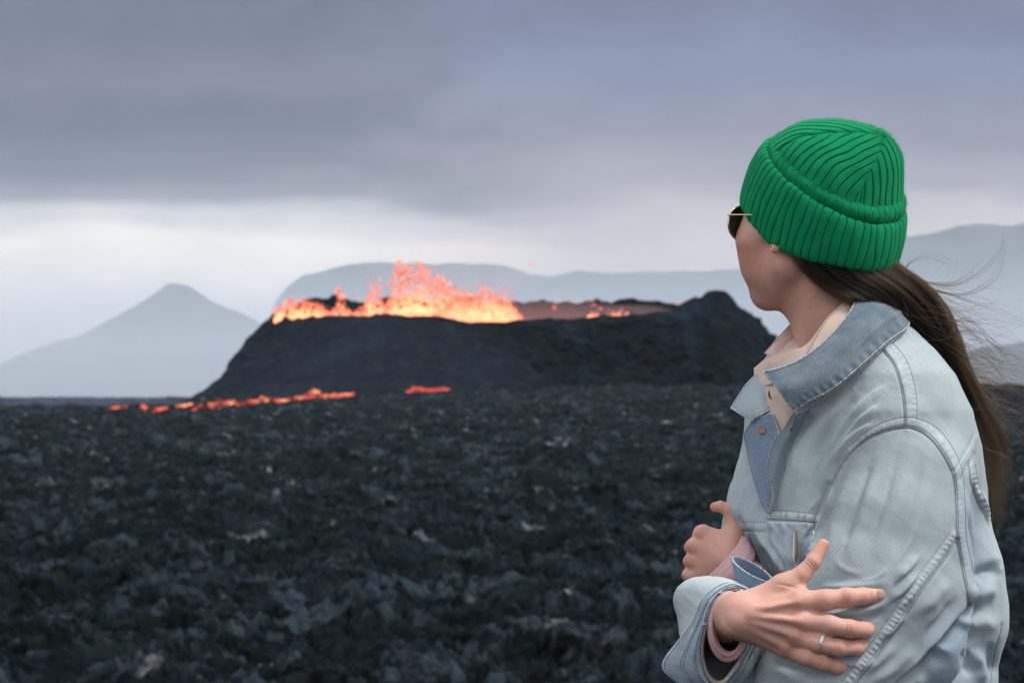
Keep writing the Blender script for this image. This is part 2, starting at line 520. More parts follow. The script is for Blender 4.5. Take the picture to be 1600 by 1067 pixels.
def build_mound():
    # the knob of piled spatter on the right end of the rim, and its shoulder
    Yc = 925.0
    us = np.linspace(1010, 1420, 240)
    prof = [(1010, 500), (1040, 492), (1052, 484), (1062, 476), (1078, 467), (1086, 463), (1094, 465), (1106, 455), (1118, 452), (1132, 455), (1146, 466), (1158, 480), (1170, 494), (1185, 506), (1205, 524), (1225, 545), (1260, 578), (1310, 608), (1420, 640)]
    vs = np.interp(us, [p[0] for p in prof], [p[1] for p in prof])
    X = wx(us, Yc)
    Hh = CAMZ + (622 - vs) / F * Yc
    T = np.linspace(-1, 1, 170)
    Xg, Tg = np.meshgrid(X, T, indexing='ij')
    H = Hh[:, None] + 6
    wdt = 0.62 * H + 8
    sh = (1 - np.abs(Tg) ** 1.3)
    Yg = Yc + Tg * wdt * 1.15
    n = fbm(Xg / 5, Yg / 5, oct=5, gain=0.6)
    n2 = ridged(Xg / 11, Yg / 11, oct=3)
    Z = -6 + H * sh + (n * 0.9 + (n2 - 1) * 0.8) * (0.35 + np.abs(Tg))
    V = np.stack([Xg + n * 0.6, Yg + n2 * 1.2, Z], -1).reshape(-1, 3)
    o = mesh_np('crater_mound', V, grid_faces(len(X), len(T)), [M_CONE])
    tag(o, kind='structure')
build_mound()

# ---- molten lava
def lava_mat(name, hot=(1.0, 0.37, 0.165), cool=(1.0, 0.145, 0.105), s=1.5, sc=0.35):
    m = bpy.data.materials.new(name)
    m.use_nodes = True
    t = m.node_tree
    t.nodes.clear()
    out = N(t, 'ShaderNodeOutputMaterial')
    e = N(t, 'ShaderNodeEmission')
    a = N(t, 'ShaderNodeAttribute', attribute_name='glow')
    n = noise(t, sc, 3, 0.6)
    h = mth(t, 'ADD', a.outputs['Fac'], mth(t, 'MULTIPLY', mth(t, 'SUBTRACT', n, 0.5), 0.9), clamp=True)
    c = colmix(t, h, cool, hot)
    t.links.new(c, e.inputs[0])
    crust = mth(t, 'MULTIPLY', mth(t, 'ADD', a.outputs['Fac'], 0.3), 3.0, clamp=True)
    t.links.new(mth(t, 'MULTIPLY', mth(t, 'MULTIPLY', mth(t, 'ADD', h, 0.5), crust), s), e.inputs[1])
    t.links.new(e.outputs[0], out.inputs[0])
    m.cycles.emission_sampling = 'FRONT'
    return m
M_FIRE = lava_mat('molten spray', hot=(1.0, 0.40, 0.18), s=1.75)
M_MELT = lava_mat('molten stream', hot=(1.0, 0.33, 0.17), cool=(1.0, 0.085, 0.07), s=1.15, sc=0.5)
_ib = bmesh.new()
bmesh.ops.create_icosphere(_ib, subdivisions=1, radius=1)
ICO_V = np.array([v.co for v in _ib.verts]); ICO_F = np.array([[v.index for v in f.verts] for f in _ib.faces]); _ib.free()
def blobs(name, C, Rr, heat, m, parent=None):
    C = np.asarray(C, float); Rr = np.asarray(Rr, float)
    n = len(C)
    if Rr.ndim == 1: Rr = np.repeat(Rr[:, None], 3, 1)
    V = (ICO_V[None] * Rr[:, None, :] * (1 + 0.25 * rng.normal(size=(n, len(ICO_V), 1))) + C[:, None, :]).reshape(-1, 3)
    Fc = (ICO_F[None] + (np.arange(n) * len(ICO_V))[:, None, None]).reshape(-1, 3)
    o = mesh_np(name, V, Fc, [m], parent)
    attr(o, 'glow', np.repeat(heat, len(ICO_V)))
    return o
def fountain(name, top, base_v, Yf, n, label, size=(0.3, 1.2), spray=0.5, dens=1.0):
    """top: list of (u, v) outline of the bright mass; base_v: its lower edge (inside the crater)"""
    us = np.array([p[0] for p in top], float); vs = np.array([p[1] for p in top], float)
    e = empty(name, (wx(us.mean(), Yf), Yf, 16))
    tag(e, label, 'lava fountain', 'lava fountains in the crater')
    C, Rr, Ht = [], [], []
    for i in range(n):
        u = rng.uniform(us[0], us[-1])
        vt = np.interp(u, us, vs)
        q = rng.random() ** 1.15
        v = base_v - (base_v - vt) * q
        hgt = (base_v - v) / max(base_v - vt, 1)
        r = rng.uniform(*size) * (1.2 - 0.8 * hgt)
        y = Yf + rng.normal() * 3.5
        C.append(unproj(u, v, y))
        st_ = rng.uniform(0.8, 1.35)
        Rr.append((r, r, r * st_))
        Ht.append(np.clip(0.98 - 0.75 * hgt ** 1.6 + rng.normal() * 0.1, 0, 1))
    # the dense foot, hidden in the crater
    for u in np.arange(us[0], us[-1], 3.0):
        for v in np.arange(base_v - 2, base_v + 26, 5.0):
            C.append(unproj(u + rng.normal(), v, Yf + rng.normal() * 2)); Rr.append((1.6, 1.6, 1.6)); Ht.append(0.9)
    blobs('molten_mass', C, Rr, np.array(Ht), M_FIRE, e)
    C, Rr, Ht = [], [], []
    for i in range(int(n * spray)):
        u = rng.uniform(us[0] - 4, us[-1] + 4)
        vt = np.interp(u, us, vs)
        v = vt - abs(rng.normal()) * (base_v - vt) * 0.22 + 2
        r = rng.uniform(0.12, 0.42)
        C.append(unproj(u, v, Yf + rng.normal() * 4)); Rr.append((r, r, r * rng.uniform(1, 2))); Ht.append(rng.uniform(0, 0.6))
    o = blobs('spatter', C, Rr, np.array(Ht), M_FIRE, e)
    tag(o, kind='stuff')
    return e
YF = 948
fountain('lava_fountain', [(432, 488), (440, 482), (452, 473), (466, 478), (480, 472), (492, 478), (505, 482), (516, 490)], 502, YF - 14, 260, 'small low orange lava spray at the left tip of the crater rim')
fountain('lava_fountain', [(516, 490), (524, 482), (530, 462), (534, 470), (542, 482), (552, 488), (566, 488)], 502, YF, 110, 'thin sparse lava jet between the left spray and the bright stubby column')
fountain('lava_fountain', [(568, 488), (572, 470), (577, 459), (586, 456), (594, 460), (600, 478), (604, 486)], 505, YF - 6, 150, 'short stubby bright lava column left of the tallest fountain')
fountain('lava_fountain', [(600, 484), (612, 472), (618, 446), (624, 456), (632, 442), (642, 438), (655, 436), (668, 440), (678, 450), (692, 452), (706, 462), (722, 468), (730, 474)], 507, YF, 1000, 'tallest ragged lava fountain throwing spatter high above the rim', spray=0.55)
fountain('lava_fountain', [(668, 500), (690, 482), (715, 470), (738, 464), (760, 461), (776, 463), (790, 468), (802, 478), (810, 490), (814, 497)], 511, YF - 8, 900, 'broad rounded yellow-orange lava dome at the right of the fountains', size=(0.6, 1.5), spray=0.12)
fountain('lava_fountain', [(924, 484), (932, 478), (940, 482), (952, 486), (962, 488), (972, 484), (980, 490)], 500, YF + 18, 26, 'faint scattered lava splashes near the far right crater wall', size=(0.25, 0.8), spray=0.5)
# clots thrown clear of the tallest fountain
_c = [(622, 409, .9), (630, 419, .8), (618, 422, .7), (625, 430, .8), (612, 434, .5), (634, 426, .9), (606, 447, .6), (600, 452, .4), (531, 455, 1.0), (533, 463, .8), (552, 462, .5), (640, 437, .8), (795, 448, .5), (790, 455, .6),
      (798, 462, .5), (828, 417, .4), (752, 446, .5), (715, 458, .6), (757, 455, .7), (770, 460, .6), (926, 472, .5), (866, 480, .5), (1057, 473, .4), (700, 449, .4), (684, 440, .5), (560, 470, .4)]
_C = [(unproj(u + rng.normal() * 2.2, v + rng.normal() * 2.2, YF + rng.normal() * 3), r * rng.uniform(.5, 1.1)) for u, v, r in _c for k in range(3)]
_o = blobs('lava_clots', [c[0] for c in _C], [c[1] for c in _C], rng.uniform(0, .5, len(_C)), M_FIRE)
tag(_o, 'glowing red clots of lava flying above the crater', 'lava clots', kind='stuff')
# lava lake on the crater floor, which lights the inner walls
def lava_lake():
    cx = wx(790, CY)
    n = 160
    a = np.linspace(0, 2 * np.pi, n, endpoint=False)
    rad = 1 + 0.05 * np.sin(5 * a) + 0.04 * np.sin(9 * a + 1)
    V = [(cx, CY, 21.4)] + [(cx + 70 * r * math.cos(t), CY + 33 * r * math.sin(t), 21.0) for t, r in zip(a, rad)]
    o = mesh_np('lava_lake', V, [[0, i + 1, (i + 1) % n + 1] for i in range(n)], [M_LAKE])
    attr(o, 'glow', np.full(len(V), 0.35))
    tag(o, 'glowing lava pool inside the crater lighting the inner walls', 'lava pool', kind='structure')
M_LAKE = lava_mat('lava lake', s=4.2, sc=0.12)
lava_lake()
# streams on the plain
_gl = {}
def GLINE(u):
    if u not in _gl:
        Ym = np.geomspace(380, 1150, 160)
        x = (u - 800) / F * Ym / ct
        _gl[u] = (Ym, ground_height(x, Ym))
    return _gl[u]
def stream(label, pts, name='lava_stream', wv=4.0, n=200, gap=0.42):
    pts = [tuple(map(float, p)) for p in pts]
    C, Rr, Ht = [], [], []
    L = np.array(pts)
    seg = np.r_[0, np.cumsum(np.hypot(*np.diff(L[:, :2], axis=0).T))]
    core = list(np.arange(0, seg[-1], 1.6))
    for i in range(n + len(core)):
        s = rng.uniform(0, seg[-1]) if i < n else core[i - n]
        u = np.interp(s, seg, L[:, 0]); v = np.interp(s, seg, L[:, 1]); wd = np.interp(s, seg, L[:, 2])
        g = pnoise(u / 22.0, v / 9.0)
        cool_ = g < gap - 0.75 + 0.2 * rng.random()
        v = v + (rng.normal() * wd * 0.26 if i < n else 0.8 * math.sin(s / 9.0))
        # march to the ground
        Ym = np.geomspace(380, 1150, 160)
        x, y, z = unproj(u, v, Ym)
        hit = z < np.interp(Ym, *GLINE(round(u / 8) * 8)) + 0.2
        Yh = min(Ym[np.argmax(hit)], 846) if hit.any() else 846
        x, y, z = unproj(u, v, Yh - 1)
        k = Yh / 3778.0
        r = k * rng.uniform(0.7, 1.6)
        C.append((x, y, z)); Rr.append((r * 2.3, r * 1.3, r * 0.62)); Ht.append(-0.6 if cool_ else np.clip(0.35 + g + rng.normal() * .15, 0.12, 1))
    o = blobs(name, C, Rr, np.array(Ht), M_MELT)
    tag(o, label, 'lava stream', 'lava streams on the plain')
stream('short broken lava stream at the far left of the plain', [(165, 640, 2), (185, 635, 4), (215, 632, 5), (240, 642, 6), (262, 636, 5), (290, 634, 3), (298, 631, 2)], n=260)
stream('long glowing lava stream along the left foot of the cone', [(300, 640, 4), (322, 632, 8), (345, 629, 9), (380, 630, 7), (408, 624, 7), (440, 626, 4), (480, 620, 6), (520, 618, 5), (552, 616, 3)], n=620, gap=0.3)
stream('small round lava patch at the foot of the cone below the fountain', [(636, 612, 3), (648, 608, 8), (662, 608, 8), (672, 610, 4), (684, 609, 5), (700, 608, 2)], n=150, gap=0.0)
stream('tiny glowing lava spot above the long stream', [(484, 613, 5), (492, 611, 7), (499, 613, 4)], n=30, gap=-0.5)

# ---- air
def haze(name, lo, hi, dens, col, aniso=0.0):
    bm = bmesh.new()
    bmesh.ops.create_cube(bm, size=1)
    for v in bm.verts:
        v.co = Vector([(lo[i] + hi[i]) / 2 + v.co[i] * (hi[i] - lo[i]) for i in range(3)])
    me = bpy.data.meshes.new(name)
    bm.to_mesh(me); bm.free()
    m = bpy.data.materials.new(name)
    m.use_nodes = True
    t = m.node_tree
    t.nodes.clear()
    out = N(t, 'ShaderNodeOutputMaterial')
    pv = N(t, 'ShaderNodeVolumePrincipled', i_Density=dens, i_Anisotropy=aniso)
    pv.inputs['Color'].default_value = (*col, 1)
    t.links.new(pv.outputs[0], out.inputs['Volume'])
    m.cycles.homogeneous_volume = True
    me.materials.append(m)
    o = bpy.data.objects.new(name, me)
    COL.objects.link(o)
    tag(o, kind='stuff')
    return o
def crater_smoke():
    cx = wx(800, CY)
    bm = bmesh.new()
    bmesh.ops.create_icosphere(bm, subdivisions=4, radius=1)
    for v in bm.verts:
        c = v.co.copy()
        k = 1 + 0.10 * math.sin(c.x * 7 + 1) * math.cos(c.y * 5) + 0.06 * math.sin(c.x * 15)
        v.co = Vector((cx + 10 + c.x * 84 * k, CY + c.y * 38, 27 + c.z * 13 * k))
    me = bpy.data.meshes.new('smoke'); bm.to_mesh(me); bm.free()
    m = bpy.data.materials.new('crater smoke'); m.use_nodes = True
    t = m.node_tree; t.nodes.clear()
    out = N(t, 'ShaderNodeOutputMaterial')
    pv = N(t, 'ShaderNodeVolumePrincipled', i_Density=0.0028)
    pv.inputs['Color'].default_value = (0.86, 0.84, 0.95, 1)
    t.links.new(pv.outputs[0], out.inputs['Volume'])
    m.cycles.homogeneous_volume = True
    me.materials.append(m)
    o = bpy.data.objects.new('smoke', me); COL.objects.link(o)
    tag(o, kind='stuff')
crater_smoke()
def foot_smoke(u0, u1, Yc, z0, z1, dy, dens, col):
    # low bluish fume hanging at the foot of the cone
    bm = bmesh.new()
    bmesh.ops.create_icosphere(bm, subdivisions=4, radius=1)
    x0, x1 = wx(u0, Yc), wx(u1, Yc)
    for v in bm.verts:
        c = v.co.copy()
        k = 1 + 0.12 * math.sin(c.x * 6 + 1) + 0.08 * math.sin(c.x * 13 + c.y * 3)
        v.co = Vector(((x0 + x1) / 2 + c.x * (x1 - x0) / 2, Yc + c.y * dy, (z0 + z1) / 2 + c.z * (z1 - z0) / 2 * k))
    me = bpy.data.meshes.new('smoke'); bm.to_mesh(me); bm.free()
    m = bpy.data.materials.new('low fume'); m.use_nodes = True
    t = m.node_tree; t.nodes.clear()
    out = N(t, 'ShaderNodeOutputMaterial')
    pv = N(t, 'ShaderNodeVolumePrincipled', i_Density=dens)
    pv.inputs['Color'].default_value = (*col, 1)
    t.links.new(pv.outputs[0], out.inputs['Volume'])
    m.cycles.homogeneous_volume = True
    me.materials.append(m)
    o = bpy.data.objects.new('smoke', me); COL.objects.link(o)
    tag(o, kind='stuff')
foot_smoke(250, 860, 862, -16, 34, 30, 0.0006, (0.50, 0.62, 0.95))
foot_smoke(-80, 330, 700, -12, 5, 60, 0.0016, (0.60, 0.72, 0.98))
foot_smoke(560, 860, 948, 34, 74, 26, 0.0011, (0.95, 0.85, 0.9))
if not os.environ.get('NOHAZE'):
    haze('haze', (-17000, -17000, -40), (17000, 17000, 620), 1.8e-5, (0.80, 0.89, 1.0))
    haze('mist', (-6000, 1200, -20), (6000, 9500, 340), 1.6e-4, (0.80, 0.88, 1.0))
    haze('mist', (-5000, 2500, -20), (5000, 6500, 150), 2.3e-4, (0.88, 0.93, 1.0))

# ================================================================ modelling kit
class Field:
    """signed distance grid, meshed with surface nets"""
    def __init__(s, lo, hi, h):
        s.lo = np.array(lo, float); s.h = h
        s.n = np.ceil((np.array(hi) - s.lo) / h).astype(int) + 1
        s.D = np.full(s.n, 0.5, np.float32)
    def _sub(s, lo, hi, m):
        a = np.clip(np.floor((np.minimum(lo, hi) - m - s.lo) / s.h).astype(int), 0, s.n)
        b = np.clip(np.ceil((np.maximum(lo, hi) + m - s.lo) / s.h).astype(int) + 1, 0, s.n)
        if np.any(b <= a): return None
        ax = [(s.lo[i] + s.h * np.arange(a[i], b[i])).astype(np.float32) for i in range(3)]
        return tuple(slice(a[i], b[i]) for i in range(3)), ax[0][:, None, None], ax[1][None, :, None], ax[2][None, None, :]
    def put(s, sl, d, k, op='add'):
        c = s.D[sl]
        if op == 'sub': c2, d2 = -c, d
        else: c2, d2 = c, d
        if op == 'cut':
            # intersect with d (keep d<0)
            s.D[sl] = np.maximum(c, d); return
        if k > 0:
            hh = np.maximum(k - np.abs(c2 - d2), 0) / k
            r = np.minimum(c2, d2) - hh * hh * k * 0.25
        else:
            r = np.minimum(c2, d2)
        s.D[sl] = -r if op == 'sub' else r
    def cone(s, a, b, ra, rb, k=0.0, flat=None, op='add'):
        """round cone a->b; flat=(unit normal, factor>1) squashes it along the normal"""
        a = np.asarray(a, float); b = np.asarray(b, float)
        m = max(ra, rb) + k + 3 * s.h
        q = s._sub(a, b, m)
        if q is None: return
        sl, X, Y, Z = q
        ba = b - a; L2 = max(ba @ ba, 1e-12)
        x, y, z = X - a[0], Y - a[1], Z - a[2]
        t = np.clip((x * ba[0] + y * ba[1] + z * ba[2]) / L2, 0, 1)
        dx, dy, dz = x - t * ba[0], y - t * ba[1], z - t * ba[2]
        if flat is None:
            d = np.sqrt(dx * dx + dy * dy + dz * dz)
        else:
            n, f = flat
            dn = dx * n[0] + dy * n[1] + dz * n[2]
            d = np.sqrt(dx * dx + dy * dy + dz * dz + dn * dn * (f * f - 1))
        s.put(sl, d - (ra + (rb - ra) * t), k, op)
    def chain(s, pts, rad, k=0.0, flat=None, op='add'):
        for i in range(len(pts) - 1):
            s.cone(pts[i], pts[i + 1], rad[i], rad[i + 1], k, flat, op)
    def ell(s, c, r, k=0.0, basis=None, op='add'):
        c = np.asarray(c, float); r = np.asarray(r, float)
        m = r.max() + k + 3 * s.h
        q = s._sub(c, c, m)
        if q is None: return
        sl, X, Y, Z = q
        x, y, z = X - c[0], Y - c[1], Z - c[2]
        B = np.eye(3) if basis is None else np.asarray(basis, float)
        p = [x * B[i][0] + y * B[i][1] + z * B[i][2] for i in range(3)]
        k0 = np.sqrt(sum((p[i] / r[i]) ** 2 for i in range(3)))
        k1 = np.sqrt(sum((p[i] / r[i] ** 2) ** 2 for i in range(3))) + 1e-9
        s.put(sl, np.where(k0 < 0.05, -r.min(), k0 * (k0 - 1) / k1), k, op)
    def mesh(s):
        D = s.D
        S_ = D < 0
        nx, ny, nz = D.shape
        cs = np.zeros((nx - 1, ny - 1, nz - 1), np.int8)
        for i in (0, 1):
            for j in (0, 1):
                for k in (0, 1):
                    cs += S_[i:nx - 1 + i, j:ny - 1 + j, k:nz - 1 + k]
        act = (cs > 0) & (cs < 8)
        idx = np.argwhere(act)
        vid = np.full(act.shape, -1, np.int64)
        vid[act] = np.arange(len(idx))
        acc = np.zeros((len(idx), 3)); cnt = np.zeros(len(idx))
        I, J, K = idx.T
        for ax in range(3):
            o1, o2 = [a for a in range(3) if a != ax]
            for p in (0, 1):
                for q in (0, 1):
                    off = [0, 0, 0]; off[o1] = p; off[o2] = q
                    A = (I + off[0], J + off[1], K + off[2])
                    off2 = off[:]; off2[ax] = 1
                    Bq = (I + off2[0], J + off2[1], K + off2[2])
                    da, db = D[A], D[Bq]
                    m = (da < 0) != (db < 0)
                    t = np.where(m, da / np.where(m, da - db, 1), 0)
                    pos = np.zeros((len(idx), 3))
                    pos[:, o1] = p; pos[:, o2] = q; pos[:, ax] = t
                    acc[m] += pos[m]; cnt[m] += 1
        V = s.lo + s.h * (idx + acc / cnt[:, None])
        F_ = []
        for ax in range(3):
            o1, o2 = (ax + 1) % 3, (ax + 2) % 3
            sa = [slice(None)] * 3; sb = [slice(None)] * 3
            sa[ax] = slice(0, -1); sb[ax] = slice(1, None)
            ch = S_[tuple(sa)] != S_[tuple(sb)]
            e = np.argwhere(ch)
            ok = (e[:, o1] > 0) & (e[:, o2] > 0) & (e[:, o1] < D.shape[o1] - 1) & (e[:, o2] < D.shape[o2] - 1)
            e = e[ok]
            ins = S_[tuple(e.T)]
            def g(p, q):
                c = e.copy(); c[:, o1] -= p; c[:, o2] -= q
                return vid[tuple(c.T)]
            quad = np.stack([g(1, 1), g(0, 1), g(0, 0), g(1, 0)], -1)
            quad[~ins] = quad[~ins][:, ::-1]
            F_.append(quad)
        F_ = np.concatenate(F_)
        F_ = F_[(F_ >= 0).all(1)]
        return V, F_
def relax(V, F_, it=2, lam=0.5):
    E = np.concatenate([F_[:, [i, (i + 1) % F_.shape[1]]] for i in range(F_.shape[1])])
    E = np.concatenate([E, E[:, ::-1]])
    n = len(V)
    deg = np.bincount(E[:, 0], minlength=n)[:, None].clip(1)
    for i in range(it):
        for l in (lam, -lam * 1.03):
            A = np.stack([np.bincount(E[:, 0], V[E[:, 1], c], minlength=n) for c in range(3)], -1) / deg
            V = V + l * (A - V)
    return V
def vnormals(V, F_):
    a = V[F_[:, 2]] - V[F_[:, 0]]
    b = V[F_[:, -1]] - V[F_[:, 1]]
    fn = np.cross(a, b)
    n = np.zeros_like(V)
    for i in range(F_.shape[1]):
        for c in range(3):
            n[:, c] += np.bincount(F_[:, i], fn[:, c], minlength=len(V))
    return n / (np.linalg.norm(n, axis=1)[:, None] + 1e-12)
def subdiv(V, F_, lev=1):
    me = bpy.data.meshes.new('tmp')
    o = mesh_np('tmp', V, F_)
    md = o.modifiers.new('s', 'SUBSURF')
    md.levels = md.render_levels = lev
    dg = bpy.context.evaluated_depsgraph_get()
    ev = o.evaluated_get(dg).to_mesh()
    V2 = np.empty(len(ev.vertices) * 3, np.float32); ev.vertices.foreach_get('co', V2)
    F2 = np.empty(len(ev.polygons) * 4, np.int32); ev.polygons.foreach_get('vertices', F2)
    o.evaluated_get(dg).to_mesh_clear()
    om = o.data
    bpy.data.objects.remove(o); bpy.data.meshes.remove(om); bpy.data.meshes.remove(me)
    return V2.reshape(-1, 3).astype(float), F2.reshape(-1, 4)
def cr(pts, n, closed=False):
    """Catmull-Rom through pts, n samples"""
    p = np.asarray(pts, float)
    m = len(p)
    if closed:
        t = np.linspace(0, m, n, endpoint=False)
        q = lambda i: p[i % m]
    else:
        t = np.linspace(0, m - 1, n)
        ext = np.vstack([2 * p[0] - p[1], p, 2 * p[-1] - p[-2]])
        q = lambda i: ext[np.clip(i + 1, 0, m + 1)]
    i = np.floor(t).astype(int)
    if not closed: i = np.minimum(i, m - 2)
    f = (t - i)[:, None]
    a, b, c, d = q(i - 1), q(i), q(i + 1), q(i + 2)
    return 0.5 * (2 * b + (c - a) * f + (2 * a - 5 * b + 4 * c - d) * f ** 2 + (3 * b - a - 3 * c + d) * f ** 3)
def resample(c, n):
    s = np.r_[0, np.cumsum(np.linalg.norm(np.diff(c, axis=0), axis=1))]
    t = np.linspace(0, s[-1], n)
    return np.stack([np.interp(t, s, c[:, k]) for k in range(c.shape[1])], -1)
def surf(rows, nr, nc, wrap=False):
    """rows of control points (u,v,w) -> (nr,nc,3) in (u,v,w)"""
    rows = [cr(r, nc, wrap) for r in rows]
    G = np.stack(rows, 0)
    if len(rows) == 2:
        t = np.linspace(0, 1, nr)[:, None, None]
        return G[0] * (1 - t) + G[1] * t
    out = np.stack([cr(G[:, j], nr) for j in range(nc)], 1)
    return out
def uvw(G):
    """(…,3) array of (u,v,w) -> world"""
    G = np.asarray(G, float)
    Y = Y0 + G[..., 2] * PX
    a = (G[..., 0] - 800) / F; b = -(G[..., 1] - 533.5) / F
    t = Y / (ct - b * st)
    return np.stack([a * t, Y, CAMZ + (st + b * ct) * t], -1)
def sheet(name, G, m, parent, thick=0.002, wrap=False, flip=False, disp=None, wear_shade=True, mats=None, offset=-1, world=False):
    """solid cloth sheet from a (nr,nc,3) grid in (u,v,w); carries edge distance (mm) as attribute"""
    Wd = G if world else uvw(G)
    nr, nc = Wd.shape[:2]
    if disp is not None:
        N_ = np.cross(np.gradient(Wd, axis=1), np.gradient(Wd, axis=0))
        N_ /= np.linalg.norm(N_, axis=-1, keepdims=True) + 1e-12
        Wd = Wd + N_ * disp[..., None]
    du = np.linalg.norm(np.diff(Wd, axis=1), axis=-1); dv = np.linalg.norm(np.diff(Wd, axis=0), axis=-1)
    su = np.concatenate([np.zeros((nr, 1)), np.cumsum(du, 1)], 1); sv = np.concatenate([np.zeros((1, nc)), np.cumsum(dv, 0)], 0)
    ed = np.minimum(sv, sv[-1:] - sv)
    if not wrap: ed = np.minimum(ed, np.minimum(su, su[:, -1:] - su))
    fc = grid_faces(nr, nc, wrap)
    if flip: fc = fc[:, ::-1]
    o = mesh_np(name, Wd.reshape(-1, 3), fc, mats or [m], parent)
    attr(o, 'edge', (ed * 1000).ravel())
    attr(o, 'along', (su * 1000).ravel())
    if thick:
        md = o.modifiers.new('s', 'SOLIDIFY'); md.thickness = thick; md.offset = offset
        md.use_even_offset = False
    return o
def tube(name, pts, rad, m, parent, n=10, closed=False, world=False, smooth=True, caps=True):
    Wd = np.asarray(pts, float) if world else uvw(pts)
    rad = np.broadcast_to(np.asarray(rad, float), (len(Wd),))
    V, Fc = tube_geo(Wd, rad, n, closed)
    o = mesh_np(name, V, Fc, [m], parent)
    return o
def tube_geo(Wd, rad, n=8, closed=False):
    T = np.gradient(Wd, axis=0)
    T /= np.linalg.norm(T, axis=1)[:, None] + 1e-12
    ref = np.array([0.13, -0.9, 0.4])
    A = np.cross(T, ref); A /= np.linalg.norm(A, axis=1)[:, None] + 1e-9
    B = np.cross(T, A)
    a = np.linspace(0, 2 * np.pi, n, endpoint=False)
    V = Wd[:, None] + rad[:, None, None] * (np.cos(a)[None, :, None] * A[:, None] + np.sin(a)[None, :, None] * B[:, None])
    m = len(Wd)
    r = np.arange(m if closed else m - 1)[:, None]; c = np.arange(n)[None]
    r2 = (r + 1) % m; c2 = (c + 1) % n
    Fc = np.stack([r * n + c, r * n + c2, r2 * n + c2, r2 * n + c], -1).reshape(-1, 4)
    if not closed:
        caps = np.array([[0, n - 1 - i, n - 2 - i, n - 2 - i] for i in range(0)], int).reshape(0, 4)
        # tapered end points close the tube
        V = V.reshape(-1, 3)
        V = np.vstack([V, Wd[0] - T[0] * rad[0] * .6, Wd[-1] + T[-1] * rad[-1] * .6])
        i0, i1 = len(V) - 2, len(V) - 1
        k = np.arange(n)
        c0 = np.stack([np.full(n, i0), (k + 1) % n, k, np.full(n, i0)], -1)
        b = (m - 1) * n
        c1 = np.stack([np.full(n, i1), b + k, b + (k + 1) % n, np.full(n, i1)], -1)
        return V, [list(map(int, f)) for f in Fc] + [list(map(int, f[:3])) for f in c0] + [list(map(int, f[:3])) for f in c1]
    return V.reshape(-1, 3), Fc
def ribbon_lines(name, lines, rad, m, parent, n=6):
    """several thin threads as one mesh"""
    Vs, Fs, off = [], [], 0
    for l in lines:
        V, Fc = tube_geo(np.asarray(l, float), np.full(len(l), rad), n)
        Vs.append(V); Fs += [[i + off for i in f] for f in Fc]; off += len(V)
    return mesh_np(name, np.vstack(Vs), Fs, [m], parent)
def seg_dist(u, v, poly):
    """distance in px to a polyline, arc position, signed side"""
    poly = np.asarray(poly, float)
    L = np.r_[0, np.cumsum(np.hypot(*np.diff(poly, axis=0).T))]
    best = np.full(u.shape, 1e9); pos = np.zeros(u.shape); side = np.zeros(u.shape)
    for i in range(len(poly) - 1):
        ax, ay = poly[i]; bx, by = poly[i + 1] - poly[i]
        l2 = bx * bx + by * by
        t = np.clip(((u - ax) * bx + (v - ay) * by) / l2, 0, 1)
        dx, dy = u - ax - t * bx, v - ay - t * by
        d = np.hypot(dx, dy)
        m = d < best
        best = np.where(m, d, best)
        pos = np.where(m, L[i] + t * math.sqrt(l2), pos)
        side = np.where(m, np.sign(bx * dy - by * dx), side)
    return best, pos, side, L[-1]
def smooth_poly(p, n=None):
    p = np.asarray(p, float)
    L = np.hypot(*np.diff(p, axis=0).T).sum()
    return resample(cr(p, max(8, len(p) * 8)), n or max(6, int(L / 5)))
def in_poly(u, v, poly):
    poly = np.asarray(poly, float)
    c = np.zeros(u.shape, bool)
    j = len(poly) - 1
    for i in range(len(poly)):
        xi, yi = poly[i]; xj, yj = poly[j]
        m = ((yi > v) != (yj > v)) & (u < (xj - xi) * (v - yi) / (yj - yi + 1e-12) + xi)
        c ^= m
        j = i
    return c
TO_CAM = np.array([0, 0, CAMZ])
def facing(V, Nn):
    d = TO_CAM - V
    d /= np.linalg.norm(d, axis=1)[:, None]
    return (d * Nn).sum(1)
def folds(V, F_, strokes):
    """each stroke: (polyline uv, half width px, height mm[, profile]) raised on the camera side of the cloth"""
    Nn = vnormals(V, F_)
    u, v = proj(V)
    w = smooth01((facing(V, Nn) + 0.05) / 0.3)
    D = np.zeros(len(V))
    for s_ in strokes:
        poly, hw, amp = s_[:3]
        prof = s_[3] if len(s_) > 3 else 'ridge'
        pl = smooth_poly(poly)
        lo = pl.min(0) - hw * 4; hi = pl.max(0) + hw * 4
        m = (u > lo[0]) & (u < hi[0]) & (v > lo[1]) & (v < hi[1]) & (w > 0)
        d, pos, side, L = seg_dist(u[m], v[m], pl)
        taper = 1.0 if prof in ('seam', 'groove', 'step', 'pucker') else np.minimum(smooth01(pos / (0.35 * L) ), smooth01((L - pos) / (0.35 * L)))
        taper = np.where(d > hw * 3.5, 0, taper)
        if prof == 'ridge':
            g = np.exp(-(d / hw) ** 2)
        elif prof == 'sharp':          # soft on one side, steep on the other
            sd = d * side
            g = np.where(sd > 0, np.exp(-(sd / (hw * 0.35)) ** 2), np.exp(-(sd / (hw * 1.3)) ** 2))
        elif prof in ('groove', 'seam'):
            g = np.exp(-(d / hw) ** 2)
        elif prof == 'step':
            sd = d * side
            g = smooth01(0.5 + sd / (2 * hw)) * np.exp(-(np.maximum(sd, 0) / (hw * 5)) ** 2)
        elif prof == 'pucker':
            g = np.exp(-(d / hw) ** 2) * (0.5 + 0.5 * np.sin(pos * 2 * np.pi / 8.5 + 1.5 * np.sin(pos / 13.0)))
        D[m] += amp * 0.001 * g * taper
    return V + Nn * (D * w)[:, None], Nn

